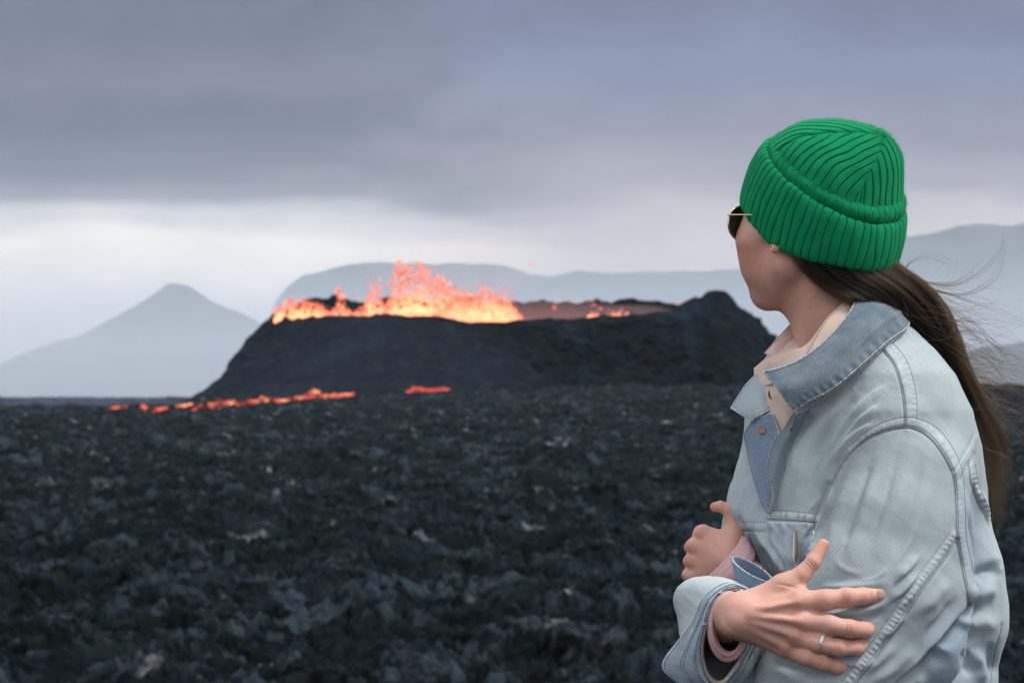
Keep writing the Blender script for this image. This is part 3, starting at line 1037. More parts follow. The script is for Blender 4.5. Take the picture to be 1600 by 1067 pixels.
# ================================================================ the woman
PERSON = empty('person', (0.47, 3.36, 0.0))
tag(PERSON, 'woman in pale denim jacket and green knit beanie, arms crossed, looking away', 'person')
q = PX
YAW = R(45)
def dirv(u, v, w):
    d = uvw(np.array([1250. + u, 600. + v, w * 1.0])) - uvw(np.array([1250., 600., 0.]))
    return d / np.linalg.norm(d)

# ---- materials
def skin_mat(name, col, red=0.35, rough=0.5):
    m = mat(name, col, rough, 0.35)
    t = m.node_tree
    b = bsdf(m)
    n1 = noise(t, 18, 4, 0.6)
    n2 = noise(t, 240, 3, 0.6)
    a = N(t, 'ShaderNodeAttribute', attribute_name='flush')
    c = colmix(t, rmp(t, n1, 0.3, 0.7), tuple(x * 0.90 for x in col), tuple(min(1, x * 1.08) for x in col))
    c = colmix(t, mth(t, 'MULTIPLY', rmp(t, noise(t, 75, 5, 0.65), 0.42, 0.72), 0.34), c, (col[0] * 0.95, col[1] * 0.66, col[2] * 0.62))
    c = colmix(t, mth(t, 'MULTIPLY', rmp(t, noise(t, 130, 4, 0.7), 0.55, 0.75), 0.22), c, (col[0] * 1.12, col[1] * 1.2, col[2] * 1.22))
    c = colmix(t, a.outputs['Fac'], c, (col[0] * 0.96, col[1] * 0.60, col[2] * 0.56))
    cre = N(t, 'ShaderNodeAttribute', attribute_name='wrinkle')
    c = colmix(t, cre.outputs['Fac'], c, (col[0] * 0.58, col[1] * 0.34, col[2] * 0.30))
    c = colmix(t, mth(t, 'MULTIPLY', rmp(t, n2, 0.5, 0.8), 0.16), c, (col[0] * 0.72, col[1] * 0.52, col[2] * 0.45))
    t.links.new(c, b.inputs['Base Color'])
    b.inputs['Subsurface Weight'].default_value = 0.12
    b.inputs['Subsurface Radius'].default_value = (0.006, 0.0022, 0.0012)
    b.inputs['Subsurface Scale'].default_value = 1.0
    h = mth(t, 'ADD', mth(t, 'MULTIPLY', n2, 0.5), mth(t, 'MULTIPLY', noise(t, 700, 2, 0.6), 0.5))
    v = N(t, 'ShaderNodeTexVoronoi', i_Scale=900.0)
    tc = N(t, 'ShaderNodeTexCoord'); t.links.new(tc.outputs['Object'], v.inputs['Vector'])
    bump(m, mth(t, 'ADD', h, mth(t, 'MULTIPLY', v.outputs['Distance'], 0.6)), 0.5, 0.0007)
    return m
M_SKIN = skin_mat('skin', (0.68, 0.405, 0.32))
def nail_mat():
    return mat('fingernail', (0.62, 0.355, 0.30), 0.25, 0.5)
M_NAIL = nail_mat()

# ---- head and neck
F3 = dirv(-1, 0, 1)            # where the face points
L3 = dirv(-1, 0, -1)           # her left
U3 = np.array([0, 0, 1.0])
HB = [F3, L3, U3]
def build_head():
    lo = uvw([1120, 580, -110]).copy(); hi = uvw([1420, 170, 160]).copy()
    f = Field([min(lo[0], hi[0]), Y0 - 0.12, lo[2]], [hi[0], Y0 + 0.16, hi[2]], 0.0017)
    A = f.cone; 
    def c(a, b, ra, rb, k=14, **kw): f.cone(P(*a), P(*b), ra * q, rb * q, k * q, **kw)
    f.ell(P(1282, 330, 14), np.array([108, 84, 98]) * q, 0, HB)                 # cranium
    f.ell(P(1232, 385, 30), np.array([76, 70, 88]) * q, 20 * q, HB)             # facial mass
    c((1182, 376, -4), (1191, 416, 6), 33, 34, 22)                              # near cheek
    c((1190, 342, -4), (1215, 350, -22), 25, 34, 22)                            # temple
    c((1232, 350, 90), (1236, 410, 90), 34, 32, 22)                             # far cheek
    c((1204, 425, 30), (1202, 452, 42), 28, 25, 22)                             # mouth and chin pad
    c((1197, 462, 34), (1200, 459, 40), 20, 20, 14)                             # chin
    c((1232, 412, -34), (1206, 453, 14), 32, 26, 26)                            # near jaw
    c((1262, 412, 84), (1214, 455, 60), 32, 24, 26)                             # far jaw
    c((1182, 352, 76), (1173, 384, 88), 8, 10, 12)                              # nose
    c((1181, 388, 80), (1178, 388, 94), 7, 7, 6)
    c((1180, 428, 62), (1188, 428, 78), 7, 6, 6)                                # lips
    c((1180, 438, 60), (1188, 438, 76), 7, 6, 6)
    f.cone(P(1171, 433, 58), P(1184, 433, 76), 2.2 * q, 2.2 * q, 3 * q, op='sub')
    for a in ((1168, 350, 36), (1196, 350, 66)):
        f.ell(P(*a), np.array([14, 20, 12]) * q, 10 * q, HB, op='sub')          # eye sockets
    for a in ((1176, 351, 40), (1203, 351, 70)):
        f.ell(P(*a), np.array([12, 14, 9]) * q, 4 * q, HB)                      # closed-over eyeballs
    # neck
    f.chain([P(1300, 395, 14), P(1296, 470, 10), P(1316, 530, 8), P(1330, 600, 10)], [66 * q, 62 * q, 64 * q, 84 * q], 30 * q)
    c((1262, 402, -42), (1272, 450, -36), 14, 13, 22)                           # neck muscle from behind the ear
    c((1272, 450, -36), (1262, 545, -24), 13, 10, 20)
    # lower half of the near ear (the beanie covers the rest)
    c((1219, 376, -64), (1216, 385, -67), 7, 6, 5)
    c((1212, 378, -67), (1211, 391, -68), 4.5, 5.2, 4)
    V, Fc = f.mesh()
    V = relax(V, Fc, 4)
    return V, Fc
# ---- hands
def finger(f, pts, rad, k, flat=None):
    f.chain([P(*p) for p in pts], [r * q for r in rad], k * q, flat)
def frame_of(tip, prev):
    d = P(*tip) - P(*prev); return d / np.linalg.norm(d)
WRINKLES = [(1320, 932, 11, .1, .55), (1324, 932, 12, 0, .7), (1316, 932, 10, .2, .45), (1328, 932, 9, -.1, .4), (1360, 929, 9, 0, .5), (1363, 929, 8, .1, .4), (1327, 982, 9, -.1, .55), (1322, 982, 10, 0, .5), (1331, 982, 8, -.1, .35),
            (1309, 1012, 9, 0, .55), (1304, 1011, 9, .1, .45), (1313, 1012, 8, 0, .35), (1284, 1034, 8, -.3, .5), (1280, 1033, 8, -.2, .45), (1267, 880, 8, 1.0, .6), (1263, 884, 8, 1.0, .5), (1270, 876, 7, 1.0, .4),
            (1250, 970, 6, .3, .3), (1254, 972, 6, .2, .3), (1240, 915, 2, 6.0, .5), (1129, 792, 5, .1, .35), (1116, 850, 7, .5, .2)]
def build_near_hand():
    lo = P(1080, 1130, -350); hi = P(1400, 830, -160)
    f = Field([lo[0], Y0 - 400 * q, lo[2]], [hi[0] + .01, Y0 - 60 * q, hi[2]], 0.0010)
    n = np.array([0, 1.0, 0])
    # forearm running back into the sleeve, wrist
    f.chain([P(1112, 972, -60), P(1135, 964, -225), P(1160, 958, -300)], [36 * q, 35 * q, 32 * q], 10 * q)
    # palm: metacarpal rays blended into one slab
    K = 10
    f.cone(P(1160, 956, -302), P(1246, 940, -318), 23 * q, 16 * q, K * q)
    f.cone(P(1158, 960, -304), P(1250, 968, -322), 28 * q, 17 * q, K * q)
    f.cone(P(1158, 967, -302), P(1241, 992, -318), 27 * q, 16 * q, K * q)
    f.cone(P(1154, 971, -298), P(1226, 1010, -308), 24 * q, 14 * q, K * q)
    f.cone(P(1152, 955, -296), P(1236, 914, -300), 18 * q, 13 * q, K * q)
    # knuckles
    for u, v, w, r in ((1251, 938, -328, 10), (1252, 971, -333, 10.5), (1242, 994, -329, 9.5), (1228, 1013, -317, 9)):
        f.cone(P(u, v, w), P(u + 3, v, w), r * q, r * q, 9 * q)
    # tendons on the back
    for a, b in (((1176, 953, -330), (1246, 940, -337)), ((1172, 961, -331), (1248, 970, -342)), ((1174, 970, -330), (1240, 992, -337)), ((1170, 978, -325), (1226, 1010, -325))):
        f.cone(P(*a), P(*b), 3.0 * q, 3.0 * q, 9 * q)
    f.cone(P(1146, 975, -316), P(1149, 972, -320), 14 * q, 12 * q, 12 * q)           # ulna head
    # fingers, each bending over the sleeve and away
    finger(f, [(1248, 939, -320), (1290, 937, -325), (1322, 933, -320)], [16, 14, 13.4], 8)
    finger(f, [(1322, 933, -322), (1348, 931, -312), (1374, 930, -298)], [13.4, 11.8, 10.4], 5)
    f.ell(P(1322, 932, -323), np.array([10, 8, 10]) * q, 6 * q)
    finger(f, [(1250, 968, -322), (1296, 976, -334), (1328, 982, -330)], [15, 13, 12.6], 7)
    finger(f, [(1328, 982, -330), (1350, 984, -312), (1362, 981, -292)], [12.6, 11.3, 10], 5)
    f.ell(P(1326, 981, -329), np.array([9, 8, 9]) * q, 6 * q)
    finger(f, [(1241, 994, -318), (1280, 1005, -332), (1310, 1012, -330)], [13.8, 12.3, 12], 6)
    finger(f, [(1310, 1012, -330), (1336, 1012, -314), (1352, 1006, -296)], [12, 10.9, 9.7], 5)
    f.ell(P(1309, 1011, -330), np.array([8, 7, 9]) * q, 6 * q)
    finger(f, [(1228, 1013, -306), (1260, 1025, -322), (1284, 1034, -322)], [13, 12, 11.4], 6)
    finger(f, [(1284, 1034, -322), (1306, 1041, -312), (1324, 1042, -300)], [11.4, 10.4, 9.2], 5)
    f.ell(P(1284, 1033, -324), np.array([8, 7, 8.5]) * q, 6 * q)
    # thumb from the side of the palm
    finger(f, [(1186, 936, -296), (1222, 915, -300), (1252, 898, -302)], [17, 14, 12.5], 12)
    finger(f, [(1252, 898, -302), (1270, 878, -300)], [12.5, 11], 5)
    finger(f, [(1270, 878, -300), (1286, 851, -290)], [11, 8.8], 4)
    f.cone(P(1222, 916, -300), P(1250, 925, -306), 9 * q, 8 * q, 14 * q)           # web of the thumb
    V, Fc = f.mesh()
    V = relax(V, Fc, 4)
    # skin creases over the joints
    cr_ = []
    for (x, y, hh, tilt) in ((1320, 932, 13, 0.1), (1324, 932, 13, 0.0), (1316, 933, 12, 0.2), (1360, 930, 10, 0), (1363, 930, 9, .1), (1327, 983, 11, -.1), (1322, 982, 11, 0), (1309, 1012, 10, 0), (1304, 1011, 10, 0.1), (1284, 1034, 9, -.3), (1280, 1033, 9, -.2), (1267, 880, 9, 1.0), (1263, 884, 9, 1.0)):
        cr_.append(([(x + tilt * -hh, y - hh), (x + 1.5, y), (x + tilt * hh, y + hh)], 1.3, -0.35, 'groove'))
    cr_ += [([(1204, 912), (1222, 913), (1244, 919), (1258, 922)], 2.2, -0.9), ([(1230, 916), (1245, 913), (1256, 908)], 1.6, -0.5),
            ([(1168, 944), (1200, 950), (1228, 948)], 5, 0.5), ([(1176, 962), (1206, 958), (1240, 952)], 3.5, -0.6), ([(1160, 967), (1195, 972), (1235, 983)], 4, -0.6), ([(1180, 984), (1210, 996), (1226, 1001)], 3.5, -0.4),
            ([(1190, 952), (1215, 944), (1236, 930)], 2.2, 0.45), ([(1200, 975), (1222, 965), (1236, 955)], 2.0, 0.35)]
    V, _ = folds(V, Fc, cr_)
    return V, Fc
def build_far_hand():
    lo = P(1040, 960, -100); hi = P(1240, 770, 80)
    f = Field([lo[0], Y0 - 180 * q, lo[2]], [hi[0], Y0 + 130 * q, hi[2]], 0.0011)
    f.chain([P(1210, 938, -120), P(1165, 897, -84), P(1140, 872, -50)], [17 * q, 20 * q, 28 * q], 10 * q)
    K = 12
    # back of the hand
    f.cone(P(1140, 858, -40), P(1100, 834, -30), 26 * q, 14 * q, K * q)
    f.cone(P(1138, 866, -42), P(1089, 853, -30), 26 * q, 14 * q, K * q)
    f.cone(P(1134, 874, -38), P(1085, 874, -26), 26 * q, 13 * q, K * q)
    f.cone(P(1130, 880, -34), P(1083, 897, -22), 24 * q, 12 * q, K * q)
    for u, v, w, r in ((1095, 832, -34, 11.5), (1083, 852, -34, 11), (1080, 875, -30, 10.5), (1078, 898, -24, 9.5)):
        f.cone(P(u, v, w), P(u + 2, v, w), r * q, r * q, 6 * q)
    # fingers fold round the far arm, out of sight
    for (u, v, w) in ((1095, 833, -24), (1082, 853, -24), (1080, 875, -20), (1078, 896, -16)):
        finger(f, [(u, v, w), (u - 2, v + 2, w + 36), (u + 14, v + 3, w + 62), (u + 36, v + 3, w + 60)], [11.5, 10.5, 10, 9], 3)
    # thumb
    finger(f, [(1140, 856, -40), (1150, 830, -36), (1145, 808, -34)], [20, 15, 12], 12)
    finger(f, [(1145, 808, -34), (1139, 797, -34)], [12, 10.5], 5)
    finger(f, [(1139, 797, -34), (1126, 791, -34), (1117, 792, -34)], [10.5, 8.2, 7.6], 4)
    V, Fc = f.mesh()
    V = relax(V, Fc, 4)
    V, _ = folds(V, Fc, [([(1112, 842), (1118, 852), (1120, 862)], 4, -0.5), ([(1128, 786), (1130, 792), (1129, 798)], 1.4, -0.4, 'groove'), ([(1138, 832), (1132, 822), (1134, 812)], 3, -.5)])
    return V, Fc
def flush_of(V, spots, base=0.0):
    a = np.full(len(V), base)
    for u, v, w, r, s_ in spots:
        d = np.linalg.norm(V - P(u, v, w), axis=1) / (r * q)
        a = np.maximum(a, s_ * np.exp(-d * d))
    return a
def build_body():
    parts = [build_head(), build_near_hand(), build_far_hand()]
    # shoulders, arms and legs under the clothes
    f = Field(P(1080, 1990, 0) - [0, .32, 0], P(1560, 560, 0) + [0.05, .34, 0], 0.010)
    def c(a, b, ra, rb, k=30): f.cone(P(*a), P(*b), ra * q, rb * q, k * q)
    c((1320, 560, 10), (1330, 640, 8), 62, 90); c((1330, 640, 0), (1340, 980, 0), 118, 118); c((1340, 980, 0), (1350, 1120, 0), 110, 130)
    c((1430, 700, -120), (1240, 690, 130), 52, 52)
    c((1425, 720, -130), (1330, 1060, -190), 52, 44); c((1330, 1060, -190), (1200, 930, -120), 42, 20)
    c((1240, 700, 120), (1130, 950, 40), 50, 42); c((1130, 950, 40), (1118, 970, -70), 40, 38)
    V, Fc = f.mesh(); parts.append((relax(V, Fc, 3), Fc))
    Vs, Fs, off = [], [], 0
    for V, Fc in parts:
        Vs.append(V); Fs.append(Fc + off); off += len(V)
    V = np.vstack(Vs); Fc = np.vstack(Fs)
    o = mesh_np('body', V, Fc, [M_SKIN], PERSON)
    fl = flush_of(V, [(1170, 400, -10, 46, .62), (1185, 445, 20, 30, .5), (1212, 388, -62, 12, .8),
                      (1284, 855, -290, 16, .9), (1379, 930, -298, 12, .9), (1322, 933, -330, 15, .55), (1328, 982, -336, 15, .6), (1310, 1012, -336, 13, .6), (1284, 1034, -328, 13, .6), (1366, 982, -290, 12, .9),
                      (1354, 1008, -294, 12, .9), (1328, 1042, -300, 12, .9), (1252, 971, -338, 15, .6), (1245, 995, -334, 14, .5), (1230, 1014, -322, 13, .6), (1225, 914, -304, 18, .4),
                      (1112, 792, -38, 12, .9), (1092, 832, -42, 12, .7), (1080, 852, -42, 12, .7), (1076, 876, -38, 12, .6), (1140, 800, -40, 14, .5)], 0.22)
    attr(o, 'flush', fl)
    uu_, vv_ = proj(V); fc_ = facing(V, vnormals(V, Fc))
    wr_ = np.zeros(len(V))
    for (x, y, hh, tilt, s_) in WRINKLES:
        m = (np.abs(uu_ - x) < 30) & (np.abs(vv_ - y) < 30) & (fc_ > 0.1) & (V[:, 1] < Y0 + 0.02)
        pl = smooth_poly([(x + tilt * -hh, y - hh), (x + 1.5, y), (x + tilt * hh, y + hh)])
        d, pos, side, L = seg_dist(uu_[m], vv_[m], pl)
        wr_[m] = np.maximum(wr_[m], s_ * np.exp(-(d / 0.9) ** 2) * smooth01(pos / (.3 * L)) * smooth01((L - pos) / (.3 * L)))
    for x, y, r_, s_ in ((1266, 481, 1.7, .75), (1225, 920, 1.3, .6), (1258, 462, .9, .4), (1200, 963, .9, .4), (1278, 500, .9, .35), (1196, 420, .9, .3)):
        wr_ = np.maximum(wr_, s_ * np.exp(-((uu_ - x) ** 2 + (vv_ - y) ** 2) / r_ ** 2) * (fc_ > 0.1))
    attr(o, 'wrinkle', wr_)
    # nails
    for tip, back, side, sz in (((1376, 928, -310.5), (1348, 930, -324), (0, 1, 0), (7.5, 7.5)), ((1370, 979, -297), (1360, 981, -312), (0, 1, 0), (6.5, 6.5)), ((1359, 1005, -300), (1350, 1008, -314), (0, 1, 0), (6, 6)), ((1327, 1041, -308.5), (1308, 1041, -320), (0, 1, 0), (7.5, 6.5)), ):
        c = P(*tip); d = c - P(*back); d /= np.linalg.norm(d)
        up = P(tip[0], tip[1] - 10, tip[2]) - c; up -= d * (up @ d); up /= np.linalg.norm(up)
        nrm = np.cross(d, up); 
        if nrm @ (TO_CAM - c) < 0: nrm = -nrm
        f2 = Field(c - 0.014, c + 0.014, 0.0006)
        f2.ell(c - nrm * 0.0004, np.array([sz[0], sz[1], 2.0]) * q, 0, [d, up, nrm])
        V, Fc = f2.mesh()
        n_ = mesh_np('fingernail', relax(V, Fc, 2), Fc, [M_NAIL], o)
    return o
BODY = build_body()

# ---- beanie
def knit_mat():
    m = mat('green knit', (0.002, 0.28, 0.105), 0.9, 0.12)
    t = m.node_tree; b = bsdf(m)
    b.inputs['Sheen Weight'].default_value = 0.25
    b.inputs['Sheen Roughness'].default_value = 0.5
    b.inputs['Sheen Tint'].default_value = (0.2, 1.0, 0.5, 1)
    uv = N(t, 'ShaderNodeAttribute', attribute_name='ku'); vv = N(t, 'ShaderNodeAttribute', attribute_name='kv')
    # stocking stitches: columns of little v shapes
    cu = mth(t, 'MULTIPLY', uv.outputs['Fac'], 1.0)
    fr = mth(t, 'ABSOLUTE', mth(t, 'SUBTRACT', mth(t, 'FRACT', cu), 0.5))
    row = mth(t, 'ADD', mth(t, 'MULTIPLY', vv.outputs['Fac'], 1.0), mth(t, 'MULTIPLY', fr, 1.6))
    st_ = mth(t, 'SINE', mth(t, 'MULTIPLY', row, 6.2832))
    col = mth(t, 'COSINE', mth(t, 'MULTIPLY', cu, 6.2832))
    h = mth(t, 'ADD', mth(t, 'MULTIPLY', st_, 0.5), mth(t, 'MULTIPLY', col, -0.5))
    fz = noise(t, 900, 3, 0.7)
    hh = mth(t, 'ADD', h, mth(t, 'MULTIPLY', fz, 1.2))
    bump(m, hh, 0.6, 0.0009)
    g = N(t, 'ShaderNodeAttribute', attribute_name='groove')
    c = colmix(t, rmp(t, noise(t, 60, 3, 0.5), 0.3, 0.7), (0.001, 0.24, 0.092), (0.002, 0.295, 0.118))
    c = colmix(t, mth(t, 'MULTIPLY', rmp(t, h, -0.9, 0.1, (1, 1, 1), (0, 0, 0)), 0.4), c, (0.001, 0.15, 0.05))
    c = colmix(t, mth(t, 'MULTIPLY', rmp(t, fz, 0.62, 0.75), 0.35), c, (0.05, 0.45, 0.2))
    t.links.new(c, b.inputs['Base Color'])
    return m
M_KNIT = knit_mat()
BP = R(26)
BF = np.array([-.79 * math.cos(BP), -math.sin(BP), .62 * math.cos(BP)])
BU = np.array([.79 * math.sin(BP), -math.cos(BP), -.62 * math.sin(BP)])
BL = np.array([-.61, .09, -.78])
BC = np.array([1282., 365., 12.])
def beanie_pt(x, y, h):
    x, y, h = np.broadcast_arrays(x, y, h)
    return BC + x[..., None] * BF + y[..., None] * BL + h[..., None] * BU
def ringset(front, back, b, S_, th):
    """rings interpolated over s; returns x,y,h arrays (len(S_), len(th))"""
    fr = cr(front, 200); bk = cr(back, 200); bb = cr(np.array(b)[:, None], 200)[:, 0]
    i = S_ * 199
    g = lambda A, k: np.interp(i, np.arange(200), A[:, k])[:, None]
    B = np.interp(i, np.arange(200), bb)[:, None]
    c, s_ = np.cos(th)[None], np.sin(th)[None]
    ce = np.sign(c) * np.abs(c) ** 0.94; se = np.sign(s_) * np.abs(s_) ** 0.94
    x = (g(fr, 0) + g(bk, 0)) / 2 + (g(fr, 0) - g(bk, 0)) / 2 * ce
    h = (g(fr, 1) + g(bk, 1)) / 2 + (g(fr, 1) - g(bk, 1)) / 2 * c
    y = B * se
    return x, y, h
def rib(q_, w=0.13):
    f_ = q_ - np.floor(q_)
    d = np.minimum(f_, 1 - f_)
    return np.exp(-np.abs(d / w) ** 2)
def build_beanie():
    # crown
    th = np.linspace(0, 2 * np.pi, 1100, endpoint=False)
    S_ = np.linspace(0, 1, 230)
    front = [(126, 62), (131, 92), (122, 122), (96, 149), (50, 172), (2, 186), (-45, 192)]
    back = [(-112, 42), (-106, 78), (-97, 110), (-89, 137), (-80, 158), (-66, 178), (-45, 192)]
    bb = [97, 98, 94, 82, 61, 32, 0.5]
    x, y, h = ringset(front, back, bb, S_, th)
    xp, hp = -45.0, 192.0
    # four wedges of ribs meeting in decrease lines
    base = np.radians(102)
    # angle about the peak in a flattened crown plan
    fr = cr(front, 200); bk = cr(back, 200)
    ang = th[None] + 0 * x
    kq = np.round((ang - base) / (np.pi / 2))
    tc = base + kq * np.pi / 2
    # distance from the peak along the dome, used to unroll the wedge
    G = beanie_pt(x, y, h)
    dl = np.linalg.norm(np.diff(G, axis=0), axis=-1)
    dist = np.concatenate([np.cumsum(dl[::-1], 0)[::-1], np.zeros((1, len(th)))], 0)
    per = np.linalg.norm(np.diff(np.concatenate([G, G[:, :1]], 1), axis=1), axis=-1)
    arc = np.cumsum(per, 1) - per
    idx = lambda t: np.interp((t % (2 * np.pi)), th, np.arange(len(th)))
    delta = ang - tc
    # across-wedge coordinate: arc length at this ring from wedge centre
    ctr = np.zeros_like(x)
    tot = per.sum(1, keepdims=True)
    j = np.round(idx(tc)).astype(int) % len(th)
    a0 = np.take_along_axis(arc, j, 1)
    acr = arc - a0
    acr = (acr + tot / 2) % tot - tot / 2
    pitch = 14.6
    qc = acr / pitch
    qc = qc + 0.22 * pnoise(x / 38 + 5, y / 38, h / 38)
    gr = rib(qc, 0.095)
    # seams
    ds = (np.pi / 4 - np.abs((delta + np.pi / 4) % (np.pi / 2) - np.pi / 4)) * np.maximum(tot / (2 * np.pi), 1)
    seam = np.exp(-(ds / 3.0) ** 2)
    top = smooth01(dist / 16)
    Nn = np.cross(np.gradient(G, axis=1), np.gradient(G, axis=0)); Nn /= np.linalg.norm(Nn, axis=-1, keepdims=True) + 1e-9
    if (Nn[60, 10] @ (G[60, 10] - BC)) < 0: Nn = -Nn
    wob = 1.8 * fbm(x / 50, y / 50, h / 50, oct=2)
    G = G + Nn * ((1.6 * (1 - gr) * 2.5 * (1 - 0.6 * seam) - 1.4 * seam) * top + wob * top + 3.0 * np.exp(-(dist / 12) ** 2) - 2)[..., None]
    Wd = uvw(G)
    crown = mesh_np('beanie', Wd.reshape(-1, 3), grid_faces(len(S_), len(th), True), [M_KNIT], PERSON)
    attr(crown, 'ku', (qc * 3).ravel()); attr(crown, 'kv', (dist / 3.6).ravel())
    md = crown.modifiers.new('s', 'SOLIDIFY'); md.thickness = 0.003; md.offset = -1
    # folded brim: (offset outwards, front h, back h) profile from the roll down to the lower edge
    th = np.linspace(0, 2 * np.pi, 1500, endpoint=False)
    def band(name, prof, nrib, depth, seed, ny=90, lean=0.0, hem=None):
        # prof: list of (front x, front h, back x, back h, b)
        S_ = np.linspace(0, 1, ny)
        x, y, h = ringset([(p[0], p[1]) for p in prof], [(p[2], p[3]) for p in prof], [p[4] for p in prof], S_, th)
        if hem is not None:
            h = h + smooth01((S_[:, None] - .25) / .5) * np.interp(np.degrees(th), hem[0], hem[1])[None]
        G = beanie_pt(x, y, h)
        Nn = np.cross(np.gradient(G, axis=1), np.gradient(G, axis=0)); Nn /= np.linalg.norm(Nn, axis=-1, keepdims=True) + 1e-9
        if (Nn[ny // 2, 10] @ (G[ny // 2, 10] - BC)) < 0: Nn = -Nn
        per = np.linalg.norm(np.diff(np.concatenate([G[ny // 2], G[ny // 2][:1]], 0), axis=0), axis=-1)
        arc = np.cumsum(per) / per.sum()
        qc = arc[None] * nrib + 0.30 * pnoise(th[None] * 5 + seed, S_[:, None] * 2.6) + lean * S_[:, None]
        gr = rib(qc, 0.085)
        gr = gr + 0.12 * rib(qc * 2 + .5, 0.2) * (1 - gr)
        G = G + Nn * (depth * (1 - gr) + 1.6 * fbm(th[None] * 4 + seed, S_[:, None] * 1.5, oct=2))[..., None]
        dl = np.linalg.norm(np.diff(G, axis=0), axis=-1)
        dist = np.concatenate([np.zeros((1, len(th))), np.cumsum(dl, 0)], 0)
        o = mesh_np(name, uvw(G).reshape(-1, 3), grid_faces(ny, len(th), True), [M_KNIT], crown)
        attr(o, 'ku', (qc * 3).ravel()); attr(o, 'kv', (dist / 3.6).ravel())
        return o
    band('folded_brim', [(128, 90, -108, 60, 97), (134, 98, -114, 68, 102), (139, 97, -119, 67, 105), (144, 84, -124, 57, 108), (148, 58, -129, 38, 110), (148, 34, -132, 20, 110), (145, 5, -133, 1, 108), (137, 0, -128, -4, 102), (128, 9, -120, 5, 95)], 56, 4.3, 3.0,
         hem=([0, 32, 60, 90, 110, 130, 150, 180, 210, 270, 330, 360], [8, 3, 0, -10, -4, 3, 8, 6, -2, -2, 6, 8]))
    band('brim_roll', [(124, 90, -106, 66, 94), (130, 99, -112, 76, 99), (132, 106, -113, 84, 101), (130, 112, -110, 91, 99), (125, 116, -103, 96, 95), (118, 115, -96, 96, 89)], 56, 1.5, 9.0, 44, 0.2)
    return crown
BEANIE = build_beanie()

# ---- sunglasses
def build_glasses():
    gold = mat('gold metal', (0.75, 0.58, 0.32), 0.25, 0.5, Metallic=1.0)
    dark = mat('dark green lens', (0.012, 0.016, 0.010), 0.08, 0.5)
    ff = np.array([-.70, 0, .71]); ll = np.array([-.71, 0, -.70]); uu = np.array([0, -1., 0])
    e = None
    c0 = np.array([1157., 350., 4.])
    a = np.linspace(0, 2 * np.pi, 48, endpoint=False)
    ring = np.cos(a)[:, None] * ll * 26 + np.sin(a)[:, None] * uu * (26.5 + 0.0) + 0.0
    ring = ring * (1 + 0.04 * np.sin(a + 0.7))[:, None]
    g = None
    for s_, c in ((1, c0), (-1, c0 - ll * 66)):
        rg = c + ring
        if g is None:
            g = tube('sunglasses', np.vstack([rg]), 1.1 * q, gold, PERSON, 8, closed=True)
        else:
            tube('rim', rg, 1.1 * q, gold, g, 8, closed=True)
        # domed lens
        rr = np.linspace(0, 1, 8)
        G = c + ring[None] * rr[:, None, None] * 0.985 + ff * (3.2 * (1 - rr ** 2))[:, None, None]
        sheet('lens', G, dark, g, 0.0018, wrap=True)
    hinge = c0 + ll * 27 + uu * 14
    tube('temple', cr([hinge + ff * 2, hinge - ff * 6 - ll * 2, hinge - ff * 40 - ll * 12, hinge - ff * 75 - ll * 26 - uu * 1, hinge - ff * 105 - ll * 34 - uu * 2, hinge - ff * 116 - ll * 36 - uu * 12 ], 30), 1.25 * q, gold, g, 8)
    tube('temple', cr([hinge - ll * 120 + ff * 2, hinge - ll * 121 - ff * 6, hinge - ll * 112 - ff * 60, hinge - ll * 108 - ff * 112, hinge - ll * 108 - ff * 128 - uu * 20], 30), 1.25 * q, gold, g, 8)
    br = c0 - ll * 26 + uu * 6
    tube('bridge', cr([br, br - ll * 7 + uu * 4 + ff * 3, br - ll * 14], 12), 1.1 * q, gold, g, 8)
    # earring
    ec = np.array([1206., 388., -77.])
    aa = np.linspace(0, 2 * np.pi, 24, endpoint=False)
    tube('earring', ec + np.cos(aa)[:, None] * ff * 2.6 + np.sin(aa)[:, None] * uu * 5.0, 0.9 * q, gold, PERSON, 6, closed=True)
    return g
build_glasses()
def build_ring():
    silver = mat('silver', (0.82, 0.80, 0.76), 0.22, 0.5, Metallic=1.0)
    c = np.array([1286.5, 1004.0, -331.]); ax = np.array([0.93, 0.24, -0.25]); ax /= np.linalg.norm(ax)
    s1 = np.cross(ax, [0, 0, 1.0]); s1 /= np.linalg.norm(s1); s2 = np.cross(ax, s1)
    a = np.linspace(0, 2 * np.pi, 64, endpoint=False)
    rr = 15.6
    rg = c + (np.cos(a)[:, None] * s1 + np.sin(a)[:, None] * s2) * rr
    o = tube('ring', rg, 1.3 * q, silver, BODY, 8, closed=True)
    lines = []
    for k in range(18):
        t = 2 * np.pi * k / 18
        cc = c + (np.cos(t) * s1 + np.sin(t) * s2) * (rr + 1.1)
        b = np.linspace(0, 2 * np.pi, 12)
        tg = -np.sin(t) * s1 + np.cos(t) * s2
        lines.append(uvw(cc + np.cos(b)[:, None] * ax * 2.0 + np.sin(b)[:, None] * tg * 1.7))
    for k in (-1, 1):
        b = np.linspace(0, 2 * np.pi, 60)
        lines.append(uvw(c + ax * 2.2 * k + (np.cos(b)[:, None] * s1 + np.sin(b)[:, None] * s2) * (rr + .6)))
    ribbon_lines('ring_setting', lines, 0.6 * q, silver, o)
build_ring()

